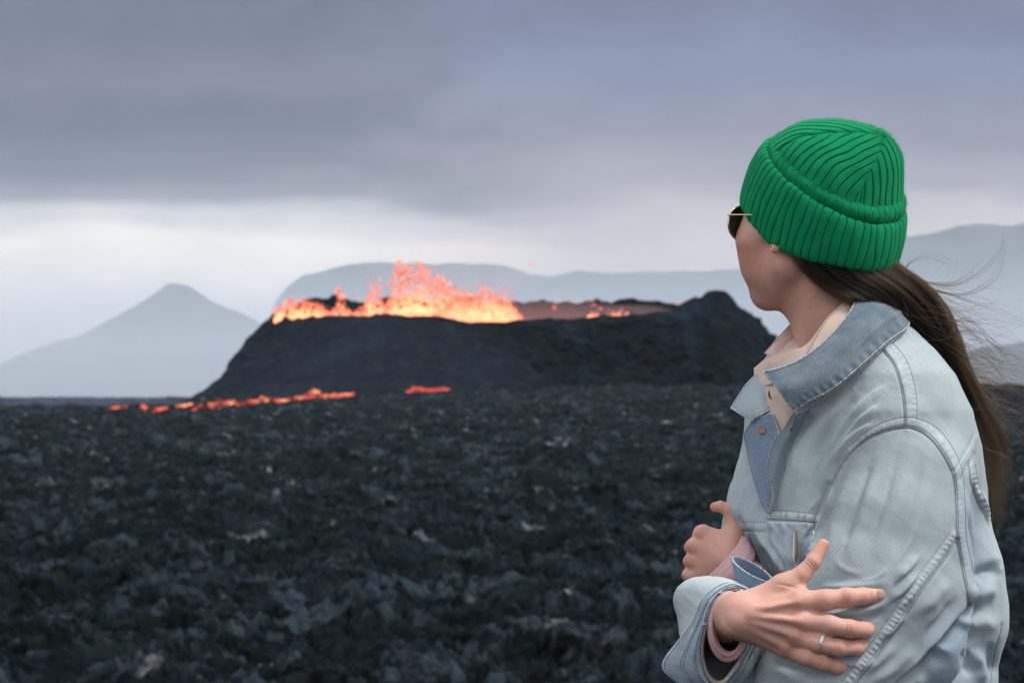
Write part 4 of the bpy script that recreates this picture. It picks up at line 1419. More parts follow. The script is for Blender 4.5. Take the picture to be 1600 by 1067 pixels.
# ---- denim
def denim_mat(name, pale, deep, twill=(0.75, 0.0, 0.66), wash=0.5, period=0.0022, mott=0.25):
    m = mat(name, pale, 0.86, 0.12)
    t = m.node_tree; b = bsdf(m)
    b.inputs['Sheen Weight'].default_value = 0.12
    tc = N(t, 'ShaderNodeTexCoord')
    dp = N(t, 'ShaderNodeVectorMath', operation='DOT_PRODUCT')
    t.links.new(tc.outputs['Object'], dp.inputs[0])
    k = np.array(twill); k = k / np.linalg.norm(k) * (2 * math.pi / period)
    dp.inputs[1].default_value = tuple(k)
    n_w = noise(t, 130, 3, 0.6)
    ph = mth(t, 'ADD', dp.outputs['Value'], mth(t, 'MULTIPLY', n_w, 4.5))
    tw = mth(t, 'ADD', mth(t, 'MULTIPLY', mth(t, 'SINE', ph), 0.5), 0.5)
    slub = noise(t, 650, 3, 0.75)
    big = noise(t, 7, 4, 0.55)
    mid = noise(t, 34, 4, 0.6)
    a = N(t, 'ShaderNodeAttribute', attribute_name='wear_shade')
    fac = mth(t, 'ADD', mth(t, 'MULTIPLY', rmp(t, big, 0.3, 0.7), wash), mth(t, 'MULTIPLY', rmp(t, mid, 0.3, 0.7), mott))
    c = colmix(t, fac, pale, deep)
    c = colmix(t, mth(t, 'MULTIPLY', tw, mth(t, 'MULTIPLY', rmp(t, mid, 0.2, 0.8, (0.5, 0.5, 0.5), (1, 1, 1)), 0.56)), c, tuple(x * y for x, y in zip(pale, (0.48, 0.55, 0.62))))
    c = colmix(t, mth(t, 'MULTIPLY', rmp(t, slub, 0.5, 0.72), 0.5), c, (0.80, 0.82, 0.82))
    c = colmix(t, mth(t, 'MULTIPLY', rmp(t, slub, 0.5, 0.3), 0.34), c, tuple(x * 0.5 for x in deep))
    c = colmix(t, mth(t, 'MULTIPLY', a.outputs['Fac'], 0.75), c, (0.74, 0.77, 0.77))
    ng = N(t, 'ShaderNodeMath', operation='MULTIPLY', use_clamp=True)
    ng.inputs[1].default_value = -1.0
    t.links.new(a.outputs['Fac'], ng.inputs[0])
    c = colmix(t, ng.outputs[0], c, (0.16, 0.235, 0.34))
    t.links.new(c, b.inputs['Base Color'])
    h = mth(t, 'ADD', mth(t, 'MULTIPLY', tw, -0.8), mth(t, 'MULTIPLY', slub, 0.9))
    bump(m, h, 0.6, 0.0010)
    return m
M_DENIM = denim_mat('pale denim', (0.548, 0.610, 0.622), (0.395, 0.470, 0.505), twill=(-0.77, 0.1, 0.64))
M_DENIM_SHADED = denim_mat('shaded denim sleeve', (0.455, 0.51, 0.528), (0.335, 0.398, 0.43), twill=(0.42, 0.1, 0.90), wash=0.3, mott=0.2)  # same denim with the sleeve's shading put into a darker base colour
M_BLUE = denim_mat('blue denim facing', (0.29, 0.365, 0.475), (0.17, 0.235, 0.345), twill=(0.8, 0, -0.6), wash=0.6, period=0.0023)
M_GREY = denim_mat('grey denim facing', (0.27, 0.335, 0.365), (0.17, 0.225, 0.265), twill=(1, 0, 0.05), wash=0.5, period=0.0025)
M_THREAD = mat('thread', (0.085, 0.115, 0.15), 0.8, 0.2)
M_FRAY = mat('frayed edge', (0.72, 0.74, 0.73), 0.95, 0.1)
M_BRASS = mat('worn brass', (0.32, 0.20, 0.08), 0.45, 0.5, Metallic=0.7)
def cloth_plain(name, col, sc=1.0):
    m = mat(name, col, 0.9, 0.15)
    t = m.node_tree
    n1 = noise(t, 900, 3, 0.7); n2 = noise(t, 14, 3, 0.5)
    c = colmix(t, rmp(t, n2, 0.3, 0.7), tuple(x * .93 for x in col), tuple(min(1, x * 1.05) for x in col))
    c = colmix(t, mth(t, 'MULTIPLY', rmp(t, n1, 0.45, 0.7), 0.18), c, tuple(x * .7 for x in col))
    t.links.new(c, bsdf(m).inputs['Base Color'])
    bsdf(m).inputs['Sheen Weight'].default_value = 0.1
    bump(m, mth(t, 'ADD', n1, mth(t, 'MULTIPLY', noise(t, 60, 2, .5), 2.0)), 0.3, 0.0006)
    return m
M_SHIRT = cloth_plain('beige pink shirt', (0.66, 0.50, 0.43))
M_PINK = cloth_plain('pink shirt cuff', (0.62, 0.37, 0.37))

# ---- base shape of the jacket: stacked ellipses turned with her shoulders
TG = np.array([-.82, -.57]); TL = np.array([.57, -.82])
LEV = [(478, 1330, 16, 60, 62), (492, 1328, 12, 74, 76), (508, 1328, 10, 86, 92), (524, 1328, 8, 98, 112), (545, 1329, 6, 112, 138), (585, 1334, 2, 130, 172), (640, 1340, 0, 150, 192), (700, 1345, 8, 178, 186), (760, 1342, 18, 206, 180),
       (800, 1339, 24, 220, 176), (860, 1339, 26, 240, 172), (920, 1341, 26, 248, 172), (960, 1342, 26, 248, 172), (1067, 1342, 20, 242, 172), (1200, 1342, 10, 225, 190), (1215, 1342, 0, 150, 150)]
def put_torso(f):
    a = [slice(None)] * 3
    X = (f.lo[0] + f.h * np.arange(f.n[0]))[:, None, None]
    Yg = (f.lo[1] + f.h * np.arange(f.n[1]))[None, :, None]
    Z = (f.lo[2] + f.h * np.arange(f.n[2]))
    lv = np.array(LEV, float)
    zs = np.array([P(l[1], l[0], l[2])[2] for l in lv]); o = np.argsort(zs)
    g = lambda k: np.interp(Z, zs[o], lv[o, k])[None, None, :]
    cx = np.interp(Z, zs[o], np.array([P(l[1], l[0], l[2])[0] for l in lv])[o])[None, None, :]
    cy = Y0 + g(2) * PX
    A, B = g(3) * PX, g(4) * PX
    x, y = X - cx, Yg - cy
    pg = x * TG[0] + y * TG[1]; pl = x * TL[0] + y * TL[1]
    r = ((np.abs(pg) / A) ** 2.15 + (np.abs(pl) / B) ** 2.15) ** (1 / 2.15)
    d = (r - 1) * np.minimum(A, B) * 0.9
    out = np.maximum(Z - zs.max(), zs.min() - Z)[None, None, :]
    d = np.maximum(d, out)
    f.D[:] = np.minimum(f.D, d.astype(np.float32))
SLEEVE_POLY = [(1412, 667), (1436, 672), (1457, 687), (1477, 713), (1491, 745), (1495, 790), (1497, 840), (1504, 885), (1511, 920), (1518, 945), (1500, 966), (1470, 1000), (1440, 1035), (1400, 1070), (1330, 1150), (1160, 1150),
               (1180, 1030), (1188, 1000), (1222, 950), (1258, 903), (1266, 862), (1276, 822), (1290, 778), (1301, 755), (1319, 722), (1346, 693), (1376, 676)]
def build_jacket_base():
    f = Field([P(1085, 600, 0)[0], Y0 - 0.33, P(1300, 1150, 0)[2]], [P(1610, 600, 0)[0], Y0 + 0.26, P(1300, 470, 0)[2]], 0.0034)
    put_torso(f)
    f.chain([P(1512, 985, -175), P(1476, 1040, -178), P(1440, 1120, -185)], [52 * q, 72 * q, 84 * q], 16 * q, op='sub')
    c = lambda a, b, ra, rb, k=14, **kw: f.cone(P(*a), P(*b), ra * q, rb * q, k * q, **kw)
    # near shoulder cap and sleeve
    c((1405, 640, -95), (1425, 730, -125), 66, 84, 46)
    c((1424, 752, -142), (1402, 830, -172), 90, 97, 14)
    c((1402, 830, -172), (1376, 925, -190), 97, 112, 14)
    c((1376, 925, -190), (1292, 1092, -205), 112, 112, 14)
    c((1430, 900, -168), (1436, 925, -172), 70, 76, 30)        # slack at the back of the sleeve
    c((1442, 880, -150), (1412, 1000, -175), 76, 92, 20)
    # jacket back bagging over the belt line and hunching over
    c((1492, 900, 10), (1500, 960, 10), 70, 72, 40)
    # far shoulder and upper arm
    c((1250, 640, 120), (1235, 740, 120), 70, 76, 40)
    c((1235, 740, 120), (1196, 880, 80), 76, 78, 30)
    f.cone(P(1262, 430, -40), P(1268, 545, -16), 66 * q, 60 * q, 8 * q, op='sub')
    f.cone(P(1225, 470, 30), P(1232, 545, 10), 60 * q, 52 * q, 8 * q, op='sub')
    # the cloth yields to the crossed forearm and hand
    f.chain([P(1262, 1000, -160), P(1188, 916, -125), P(1112, 842, -75)], [62 * q, 50 * q, 54 * q], 8 * q, op='sub')
    V, Fc = f.mesh()
    V = relax(V, Fc, 6)
    V, Fc = subdiv(V, Fc, 1)
    # ---- folds
    R_, SH, GR, SE, PU, ST = 'ridge', 'sharp', 'groove', 'seam', 'pucker', 'step'
    fo = [
        # front panel: pulls from the armhole down to the crossed arms
        ([(1398, 596), (1360, 618), (1325, 655), (1290, 715), (1258, 790)], 9, 8.0, SH),
        ([(1385, 625), (1345, 655), (1315, 695), (1290, 735)], 7, 6.0, SH),
        ([(1375, 655), (1340, 675), (1312, 708), (1296, 745)], 6, 5.0, SH),
        ([(1330, 610), (1285, 668), (1250, 735), (1222, 790)], 11, 6.0, R_),
        ([(1290, 640), (1255, 695), (1232, 750)], 9, 4.0, R_),
        ([(1350, 600), (1300, 665), (1262, 745)], 6, -4.0, R_),
        ([(1300, 690), (1276, 745), (1262, 795)], 6, -3.5, R_),
        # far front panel
        ([(1160, 705), (1148, 750), (1136, 800)], 7, 4.0), ([(1172, 740), (1160, 780), (1152, 815)], 5, 4.0, SH), ([(1186, 770), (1176, 800), (1172, 830)], 5, 3.5, SH), ([(1152, 720), (1142, 760)], 4, -3.0),
        ([(1172, 835), (1188, 870), (1206, 915)], 7, 3.5, SH), ([(1205, 850), (1220, 885), (1228, 915)], 8, 3.5), ([(1190, 850), (1205, 895)], 5, -3),
        # sleeve: soft drapes from the cap, with shallow valleys between them
        ([(1345, 705), (1325, 755), (1305, 815), (1290, 880)], 10, 3.6, R_),
        ([(1385, 690), (1366, 750), (1345, 815), (1320, 885)], 9, 2.6, R_),
        ([(1368, 700), (1346, 765), (1326, 830), (1306, 890)], 5.5, -2.8, R_),
        ([(1425, 690), (1412, 750), (1390, 820), (1360, 890)], 12, 2.8, R_),
        ([(1405, 690), (1390, 755), (1368, 825), (1342, 890)], 5.5, -2.2, R_),
        ([(1458, 715), (1446, 775), (1424, 840), (1396, 895)], 11, 2.2, R_),
        ([(1443, 705), (1430, 765), (1408, 832), (1382, 890)], 5.5, -1.8, R_),
        ([(1350, 830), (1334, 870), (1312, 905)], 5, 1.6, R_), ([(1440, 800), (1420, 850), (1394, 890)], 5, 1.4, R_), ([(1300, 870), (1320, 890), (1350, 898)], 5, 1.8, R_),
        ([(1300, 760), (1288, 810), (1276, 860), (1270, 895)], 7, 4.0, SH),
        # squeezed cloth round the gripping fingers
        ([(1395, 912), (1420, 890), (1438, 865)], 9, 5.5, SH), ([(1382, 945), (1410, 925), (1438, 893)], 8, 5.0, SH), ([(1392, 905), (1360, 914), (1320, 918), (1275, 918)], 7, 5.0, R_),
        ([(1275, 957), (1310, 961), (1350, 955), (1392, 935)], 7, 8.0, R_), ([(1388, 950), (1370, 962), (1345, 966)], 5, -3.0),
        ([(1372, 1000), (1395, 985), (1420, 955)], 8, 4.5, SH), ([(1268, 1026), (1240, 1024), (1212, 1012)], 7, 3.5), ([(1338, 1050), (1372, 1032), (1400, 1000)], 9, 5.0), ([(1200, 1040), (1250, 1062), (1300, 1068)], 9, 4.5),
        ([(1225, 1032), (1270, 1050), (1320, 1058)], 6, -3.0), ([(1350, 1075), (1400, 1040), (1440, 1000)], 10, 4.0), ([(1430, 960), (1460, 935), (1485, 900)], 10, 4.0), ([(1440, 1000), (1475, 965), (1500, 925)], 8, -4.0),
        ([(1303, 757), (1291, 790), (1279, 825), (1269, 865), (1263, 905)], 6, 9.0, R_), ([(1294, 757), (1281, 792), (1269, 827), (1259, 867)], 5, -7.0, GR),
        ([(1390, 880), (1372, 900), (1340, 906)], 3.5, 2.0, SH), ([(1415, 880), (1400, 905), (1392, 918)], 3.5, 2.2, SH), ([(1400, 955), (1425, 930), (1440, 905)], 3.5, 2.0, SH), ([(1300, 1030), (1330, 1040), (1350, 1036)], 4, 2.0, SH),
        ([(1318, 730), (1300, 760), (1290, 800)], 4, 3.0, SH), ([(1285, 770), (1262, 800)], 4, 2.5, SH), ([(1340, 690), (1320, 712), (1306, 738)], 3.5, 3.0, SH), ([(1220, 700), (1210, 750), (1208, 790)], 5, 2.0), ([(1260, 720), (1244, 765), (1238, 795)], 4, 2.0, SH),
        # yoke and back
        ([(1440, 560), (1462, 600), (1480, 650)], 22, 2.5), ([(1505, 760), (1512, 810), (1520, 870)], 7, 3.5), ([(1530, 760), (1545, 820)], 7, 3.0),
        ([(1520, 905), (1540, 893), (1566, 888)], 10, -9.0, R_), ([(1512, 940), (1535, 925), (1562, 922)], 14, 8.0, R_), ([(1500, 985), (1530, 972), (1565, 980)], 12, 5.0), ([(1520, 1010), (1530, 1040), (1532, 1075)], 9, 7.0, R_),
        ([(1508, 1010), (1512, 1060)], 7, -6.0), ([(1548, 1000), (1552, 1060)], 8, -5.0),
        ([(1555, 860), (1562, 900)], 6, 3.0),
        # dark hollow below the sleeve, where the back meets the arm
        ([(1470, 1012), (1490, 990), (1512, 968)], 9, -14.0, R_), ([(1430, 1062), (1450, 1036), (1475, 1008)], 12, -12.0, R_), ([(1522, 950), (1504, 970), (1474, 1004), (1444, 1040), (1404, 1074)], 6, -12.0, GR), ([(1510, 944), (1493, 962), (1463, 996), (1433, 1030), (1395, 1066)], 7, 5.0, R_),
        # seams: crease then raised felled band
        ([(1300, 757), (1318, 722), (1345, 693), (1375, 676), (1410, 668), (1435, 672), (1455, 686), (1475, 712), (1490, 745), (1494, 790), (1496, 840), (1503, 885), (1510, 920), (1516, 948)], 2.2, -3.6, SE),
        ([(1309, 738), (1330, 704), (1352, 682), (1380, 666), (1412, 658), (1440, 662), (1462, 676), (1482, 702), (1497, 738), (1501, 790), (1503, 840), (1511, 885), (1518, 920)], 5.0, 1.1, SE),
        ([(1325, 713), (1345, 690), (1380, 671), (1412, 662), (1440, 666), (1462, 682), (1482, 708), (1496, 745), (1500, 800), (1503, 850), (1512, 895)], 3.0, 0.7, PU),
        ([(1380, 539), (1402, 568), (1415, 606), (1421, 640), (1421, 666)], 8.0, 1.6, SE),
        ([(1374, 541), (1396, 570), (1408, 606), (1413, 640), (1413, 666)], 1.8, -2.6, SE),
        ([(1388, 537), (1412, 566), (1424, 604), (1428, 640), (1427, 664)], 3.0, 0.9, PU),
        ([(1494, 742), (1506, 722), (1517, 702), (1525, 684)], 5.0, 1.8, SE), ([(1490, 735), (1502, 715), (1513, 696), (1520, 680)], 1.8, -1.8, SE), ([(1500, 748), (1511, 728), (1522, 708)], 1.8, -2.0, SE),
        ([(1513, 722), (1518, 760), (1530, 790), (1545, 820), (1556, 850), (1563, 885)], 2.0, -2.6, SE), ([(1519, 722), (1524, 758), (1536, 786), (1551, 818), (1561, 845)], 4.5, 1.6, SE), ([(1520, 735), (1526, 760), (1538, 788), (1550, 816)], 3.5, 1.0, PU),
        ([(1491, 834), (1468, 868), (1440, 906), (1410, 950), (1375, 1000), (1340, 1046), (1318, 1072)], 7.5, 1.3, SE),
        ([(1491, 834), (1468, 868), (1440, 906), (1410, 950), (1375, 1000), (1340, 1046), (1318, 1072)], 4.0, 1.5, PU),
        ([(1498, 843), (1476, 876), (1449, 912), (1419, 956), (1384, 1006), (1350, 1052), (1334, 1072)], 1.8, -2.6, SE),
        # front yoke seam above the pocket
        ([(1198, 803), (1235, 805), (1278, 809)], 5.0, 1.4, SE), ([(1198, 803), (1235, 805), (1278, 809)], 4.0, 1.2, PU), ([(1198, 812), (1235, 814), (1277, 817)], 1.6, -2.4, SE),
        ([(1162, 822), (1180, 822), (1197, 823)], 5.0, 1.8, SE), ([(1160, 830), (1180, 830), (1197, 831)], 1.6, -2.4, SE),
        ([(1170, 834), (1182, 866), (1200, 900), (1215, 925)], 1.6, -2.2, SE), ([(1226, 880), (1231, 905), (1232, 925)], 1.6, -2.0, SE),
        ([(1566, 975), (1560, 1000), (1552, 1030), (1548, 1070)], 1.8, -2.2, SE),
    ]
    # small scale creasing of worn denim everywhere
    fo = [(s_[0], s_[1], s_[2] * (1.3 if (len(s_) < 4 or s_[3] in (R_, SH)) else 1.0)) + tuple(s_[3:]) for s_ in fo]
    V, Nn = folds(V, Fc, fo)
    nz = fbm(V[:, 0] / 0.045 + V[:, 2] / 0.08, V[:, 1] / 0.05, V[:, 2] / 0.06, oct=3)
    n2 = fbm(V[:, 0] / 0.016 + V[:, 2] / 0.03, V[:, 1] / 0.02, V[:, 2] / 0.02, oct=2)
    V = V + Nn * (nz * 0.0011 + n2 * 0.00035)[:, None]
    return V, Fc, Nn
JV, JF, JN = build_jacket_base()
_ju, _jv = proj(JV)
_sl = in_poly(_ju, _jv, SLEEVE_POLY) & (JV[:, 1] < Y0 + 0.0) & (facing(JV, JN) > -0.6)
_wear_shade = np.zeros(len(JV))
def wear_shade_line(poly, w, s_, ladder=False):
    global _wear_shade
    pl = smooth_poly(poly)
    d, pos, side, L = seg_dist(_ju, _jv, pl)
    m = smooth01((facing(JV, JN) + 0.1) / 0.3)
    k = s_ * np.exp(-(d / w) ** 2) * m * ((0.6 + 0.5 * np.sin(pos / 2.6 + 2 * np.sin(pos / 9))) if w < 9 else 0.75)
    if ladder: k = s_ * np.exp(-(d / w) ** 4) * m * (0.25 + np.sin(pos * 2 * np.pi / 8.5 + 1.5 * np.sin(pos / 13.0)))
    _wear_shade = np.where(np.abs(k) > np.abs(_wear_shade), k, _wear_shade)
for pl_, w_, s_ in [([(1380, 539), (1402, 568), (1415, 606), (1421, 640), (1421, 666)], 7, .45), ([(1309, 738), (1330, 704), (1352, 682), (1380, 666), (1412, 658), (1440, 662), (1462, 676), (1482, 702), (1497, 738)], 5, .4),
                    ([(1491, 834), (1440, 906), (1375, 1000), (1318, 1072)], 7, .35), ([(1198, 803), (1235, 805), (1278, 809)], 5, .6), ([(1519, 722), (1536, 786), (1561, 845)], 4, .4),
                    ([(1525, 760), (1520, 830), (1530, 900)], 16, -.42), ([(1540, 1000), (1530, 1060)], 25, -.45), ([(1500, 990), (1470, 1050)], 28, -.7), ([(1555, 880), (1562, 960)], 12, -.2), ([(1240, 690), (1215, 760)], 10, -.12), ([(1180, 850), (1215, 920)], 14, -.2), ([(1240, 700), (1262, 760)], 14, .12)]:  # dark strokes by the hollow below the sleeve paint its shade into the denim
    wear_shade_line(pl_, w_, s_)
for pl_, w_, s_ in [([(1491, 834), (1468, 868), (1440, 906), (1410, 950), (1375, 1000), (1340, 1046), (1318, 1072)], 5.5, .6), ([(1325, 713), (1345, 690), (1380, 671), (1412, 662), (1440, 666), (1462, 682), (1482, 708), (1496, 745), (1500, 800)], 4, .22), ([(1388, 537), (1412, 566), (1424, 604), (1428, 640), (1427, 664)], 5, .25), ([(1520, 735), (1526, 760), (1538, 788), (1550, 816)], 4, .6), ([(1198, 803), (1235, 805), (1278, 809)], 4, .5)]:
    wear_shade_line(pl_, w_, s_, True)
_fs = _sl[JF].mean(1) > 0.5
_off = [Vector(v) for v in JV]
BVH = BVHTree.FromPolygons(_off, JF.tolist())
def hit(u, v, lift=0.0):
    """point on the jacket seen at photo pixel (u, v), raised by lift metres"""
    p = Vector(unproj(u, v, 3.0)); o = Vector((0, 0, CAMZ))
    d = (p - o).normalized()
    loc, n, i, dist = BVH.ray_cast(o, d)
    if loc is None: return None
    if n.dot(d) > 0: n = -n
    return np.array(loc + n * lift)
def surfw(u, v):
    h_ = hit(u, v)
    return None if h_ is None else (h_[1] - Y0) / PX
def thread_line(poly, lift=0.0002):
    pl = resample(smooth_poly(poly, 200), max(8, int(sum(np.hypot(*np.diff(np.array(poly, float), axis=0).T)) / 1.6)))
    pts = [hit(u, v, lift) for u, v in pl]
    pts = [p for p in pts if p is not None]
    if len(pts) < 4: return None
    pts = np.array(pts)
    # drop jumps
    k = np.linalg.norm(np.diff(pts, axis=0), axis=1)
    cut = np.argmax(k > 0.02) if (k > 0.02).any() else len(pts)
    return pts[:max(4, cut)]
def threads_geo(lines, rad=0.00036, dash=True):
    Vs, Fs, off = [], [], 0
    for l in lines:
        if l is None or len(l) < 4: continue
        i = np.arange(len(l))
        r = rad * (0.75 + 0.45 * np.sin(i * 1.9)) if dash else np.full(len(l), rad)
        V, Fc = tube_geo(l, r, 5)
        Vs.append(V); Fs += [[j + off for j in f_] for f_ in Fc]; off += len(V)
    return np.vstack(Vs), Fs
def cloth_part(name, V, Fc, m, parent, lines, wear_shade=None, extra=None):
    use = np.unique(Fc); mp = np.full(len(V), -1); mp[use] = np.arange(len(use))
    V1 = V[use]; F1 = mp[Fc].tolist()
    fm = [0] * len(F1)
    wr = wear_shade[use] if wear_shade is not None else np.zeros(len(use))
    if lines:
        TV, TF = threads_geo(lines)
        F1 = F1 + [[i + len(V1) for i in f_] for f_ in TF]
        fm += [1] * len(TF)
        V1 = np.vstack([V1, TV]); wr = np.r_[wr, np.zeros(len(TV))]
    o = mesh_np(name, V1, F1, [m, M_THREAD], parent, fmat=fm)
    attr(o, 'wear_shade', wr)
    return o
_arm_in = [(1300, 757), (1318, 722), (1345, 693), (1375, 676), (1410, 668), (1435, 672), (1455, 686), (1475, 712), (1490, 745), (1494, 790), (1496, 840), (1503, 885), (1510, 920), (1516, 946)]
_arm_out = [(1324, 702), (1347, 678), (1378, 660), (1413, 651), (1442, 656), (1466, 670), (1487, 697), (1503, 735), (1508, 790), (1510, 840), (1519, 885), (1526, 925)]
BODY_LINES = [_arm_in, _arm_out, [(x + 2.5, y - 4) for x, y in _arm_in[1:-1]],
              [(1373, 542), (1395, 571), (1407, 607), (1412, 641), (1412, 666)], [(1377, 540), (1399, 569), (1411, 606), (1416, 640), (1416, 664)], [(1392, 532), (1416, 562), (1429, 602), (1433, 640), (1431, 662)],
              [(1490, 736), (1502, 716), (1513, 697), (1520, 681)], [(1500, 748), (1511, 729), (1523, 707)], [(1494, 741), (1506, 721), (1518, 700)],
              [(1513, 722), (1518, 760), (1530, 790), (1545, 820), (1556, 850), (1562, 880)], [(1524, 725), (1529, 757), (1541, 785), (1554, 815)],
              [(1197, 797), (1235, 798), (1278, 803)], [(1198, 810), (1235, 812), (1277, 816)], [(1160, 815), (1180, 815), (1197, 816)], [(1160, 829), (1180, 829), (1197, 830)], [(1178, 816), (1177, 830)],
              [(1169, 834), (1181, 866), (1199, 900), (1214, 925)], [(1177, 834), (1189, 866), (1206, 898), (1220, 922)], [(1226, 882), (1231, 905), (1232, 925)], [(1566, 975), (1560, 1000), (1552, 1030), (1548, 1066)]]
SLEEVE_LINES = [[(1485, 829), (1462, 862), (1433, 900), (1403, 944), (1368, 994), (1333, 1040), (1314, 1066)], [(1498, 843), (1476, 876), (1449, 912), (1419, 956), (1384, 1006), (1350, 1052), (1340, 1066)], [(1494, 840), (1472, 873), (1445, 909), (1415, 953), (1380, 1003), (1346, 1049)]]
JACKET = cloth_part('denim_jacket', JV, JF[~_fs], M_DENIM, PERSON, [thread_line(l) for l in BODY_LINES], _wear_shade)
SLEEVE = cloth_part('sleeve', JV, JF[_fs], M_DENIM_SHADED, JACKET, [thread_line(l) for l in SLEEVE_LINES], _wear_shade)

# ---------------------------------------------------------------- collars, plackets, pocket
def Lp(u, v, lift=3.0, default=0.0):
    w = surfw(u, v)
    return (u, v, (default if w is None else w) - lift)
def worn_sheet(name, rows, nr, nc, m, parent, thick=0.0022, wrap=False, st_in=(2.2,), edge_mats=True, disp=None, fray=1.1, stitch=True, flip=False, skip=()):
    """a cloth panel with a pale worn edge and rows of stitching a few mm inside it"""
    G = surf(rows, nr, nc, wrap)
    Wd = uvw(G)
    if disp is not None:
        N_ = np.cross(np.gradient(Wd, axis=1), np.gradient(Wd, axis=0)); N_ /= np.linalg.norm(N_, axis=-1, keepdims=True) + 1e-12
        sgn = np.sign((N_ * (TO_CAM - Wd)).sum(-1).mean())
        Wd = Wd + N_ * sgn * disp(np.linspace(0, 1, nr)[:, None], np.linspace(0, 1, nc)[None, :])[..., None] * 0.001
    N_ = np.cross(np.gradient(Wd, axis=1), np.gradient(Wd, axis=0)); N_ /= np.linalg.norm(N_, axis=-1, keepdims=True) + 1e-12
    sgn = np.sign((N_ * (TO_CAM - Wd)).sum(-1).mean()) or 1.0
    N_ = N_ * sgn
    lines = []
    if stitch:
        su = np.concatenate([np.zeros((nr, 1)), np.cumsum(np.linalg.norm(np.diff(Wd, axis=1), axis=-1), 1)], 1)
        sv = np.concatenate([np.zeros((1, nc)), np.cumsum(np.linalg.norm(np.diff(Wd, axis=0), axis=-1), 0)], 0)
        def at(fi, fj):
            i = np.clip(fi * (nr - 1), 0, nr - 1.001); j = np.clip(fj * (nc - 1), 0, nc - 1.001)
            i0, j0 = i.astype(int), j.astype(int); a = (i - i0)[:, None]; b = (j - j0)[:, None]
            g = lambda M: (M[i0, j0] * (1 - a) * (1 - b) + M[i0 + 1, j0] * a * (1 - b) + M[i0, j0 + 1] * (1 - a) * b + M[i0 + 1, j0 + 1] * a * b)
            return g(Wd) + g(N_) * 0.00025
        for ins in st_in:
            r = ins * 0.001
            H = sv[-1].mean(); Wt = su[:, -1].mean()
            t = np.linspace(0, 1, 160)
            fh, fw = min(r / max(H, 1e-6), .45), min(r / max(Wt, 1e-6), .45)
            if wrap: fw = 0
            tt = fw + t * (1 - 2 * fw); vv = fh + t * (1 - 2 * fh)
            if 'top' not in skip: lines.append(at(np.full(160, fh), tt))
            if 'bottom' not in skip: lines.append(at(np.full(160, 1 - fh), tt))
            if not wrap:
                if 'left' not in skip: lines.append(at(vv, np.full(160, fw)))
                if 'right' not in skip: lines.append(at(vv, np.full(160, 1 - fw)))
        lines = [resample(l, max(8, int(np.linalg.norm(np.diff(l, axis=0), axis=1).sum() / 0.0013))) for l in lines]
    fc = grid_faces(nr, nc, wrap)
    # orient outward = towards the viewer side
    a, b, c_ = Wd[nr // 2, nc // 2], Wd[nr // 2, nc // 2 + 1], Wd[nr // 2 + 1, nc // 2]
    nn = np.cross(b - a, c_ - a)
    if (nn @ N_[nr // 2, nc // 2] < 0) != flip: fc = fc[:, ::-1]
    o = mesh_np(name, Wd.reshape(-1, 3), fc, [m, M_THREAD], parent)
    du = np.linalg.norm(np.diff(Wd, axis=1), axis=-1); dv = np.linalg.norm(np.diff(Wd, axis=0), axis=-1)
    su = np.concatenate([np.zeros((nr, 1)), np.cumsum(du, 1)], 1); sv = np.concatenate([np.zeros((1, nc)), np.cumsum(dv, 0)], 0)
    ed = np.minimum(sv, sv[-1:] - sv)
    if not wrap: ed = np.minimum(ed, np.minimum(su, su[:, -1:] - su))
    wr = np.exp(-(ed * 1000 / fray) ** 2) * 1.25
    wn = pnoise(su * 260 + 3.1, sv * 260 + len(name)) + 0.6 * pnoise(su * 900, sv * 900 + 5)
    wr = wr * np.clip(0.55 + 0.9 * wn, 0.0, 1.1)
    attr(o, 'wear_shade', wr.ravel())
    md = o.modifiers.new('s', 'SOLIDIFY'); md.thickness = thick; md.offset = -1
    if lines:
        V, Fc = threads_geo(lines, 0.00034)
        st_o = mesh_np('stitching', V, Fc, [M_THREAD], parent)
        # join the thread into the panel so that a panel stays one mesh
        md.thickness = thick
        dg = bpy.context.evaluated_depsgraph_get()
        ev = o.evaluated_get(dg); me = bpy.data.meshes.new_from_object(ev)
        o.modifiers.clear()
        old = o.data
        o.data = me
        bm = bmesh.new(); bm.from_mesh(me); n0 = len(bm.faces)
        bm.from_mesh(st_o.data)
        bm.faces.ensure_lookup_table()
        for f_ in bm.faces[n0:]: f_.material_index = 1
        for f_ in bm.faces: f_.smooth = True
        bm.to_mesh(me); bm.free()
        bpy.data.meshes.remove(old)
        sm = st_o.data; bpy.data.objects.remove(st_o); bpy.data.meshes.remove(sm)
    return o
def nz(amp, fu, fv, seed=0.0):
    return lambda a, b: amp * fbm(a * fu + seed, b * fv + seed, oct=3)

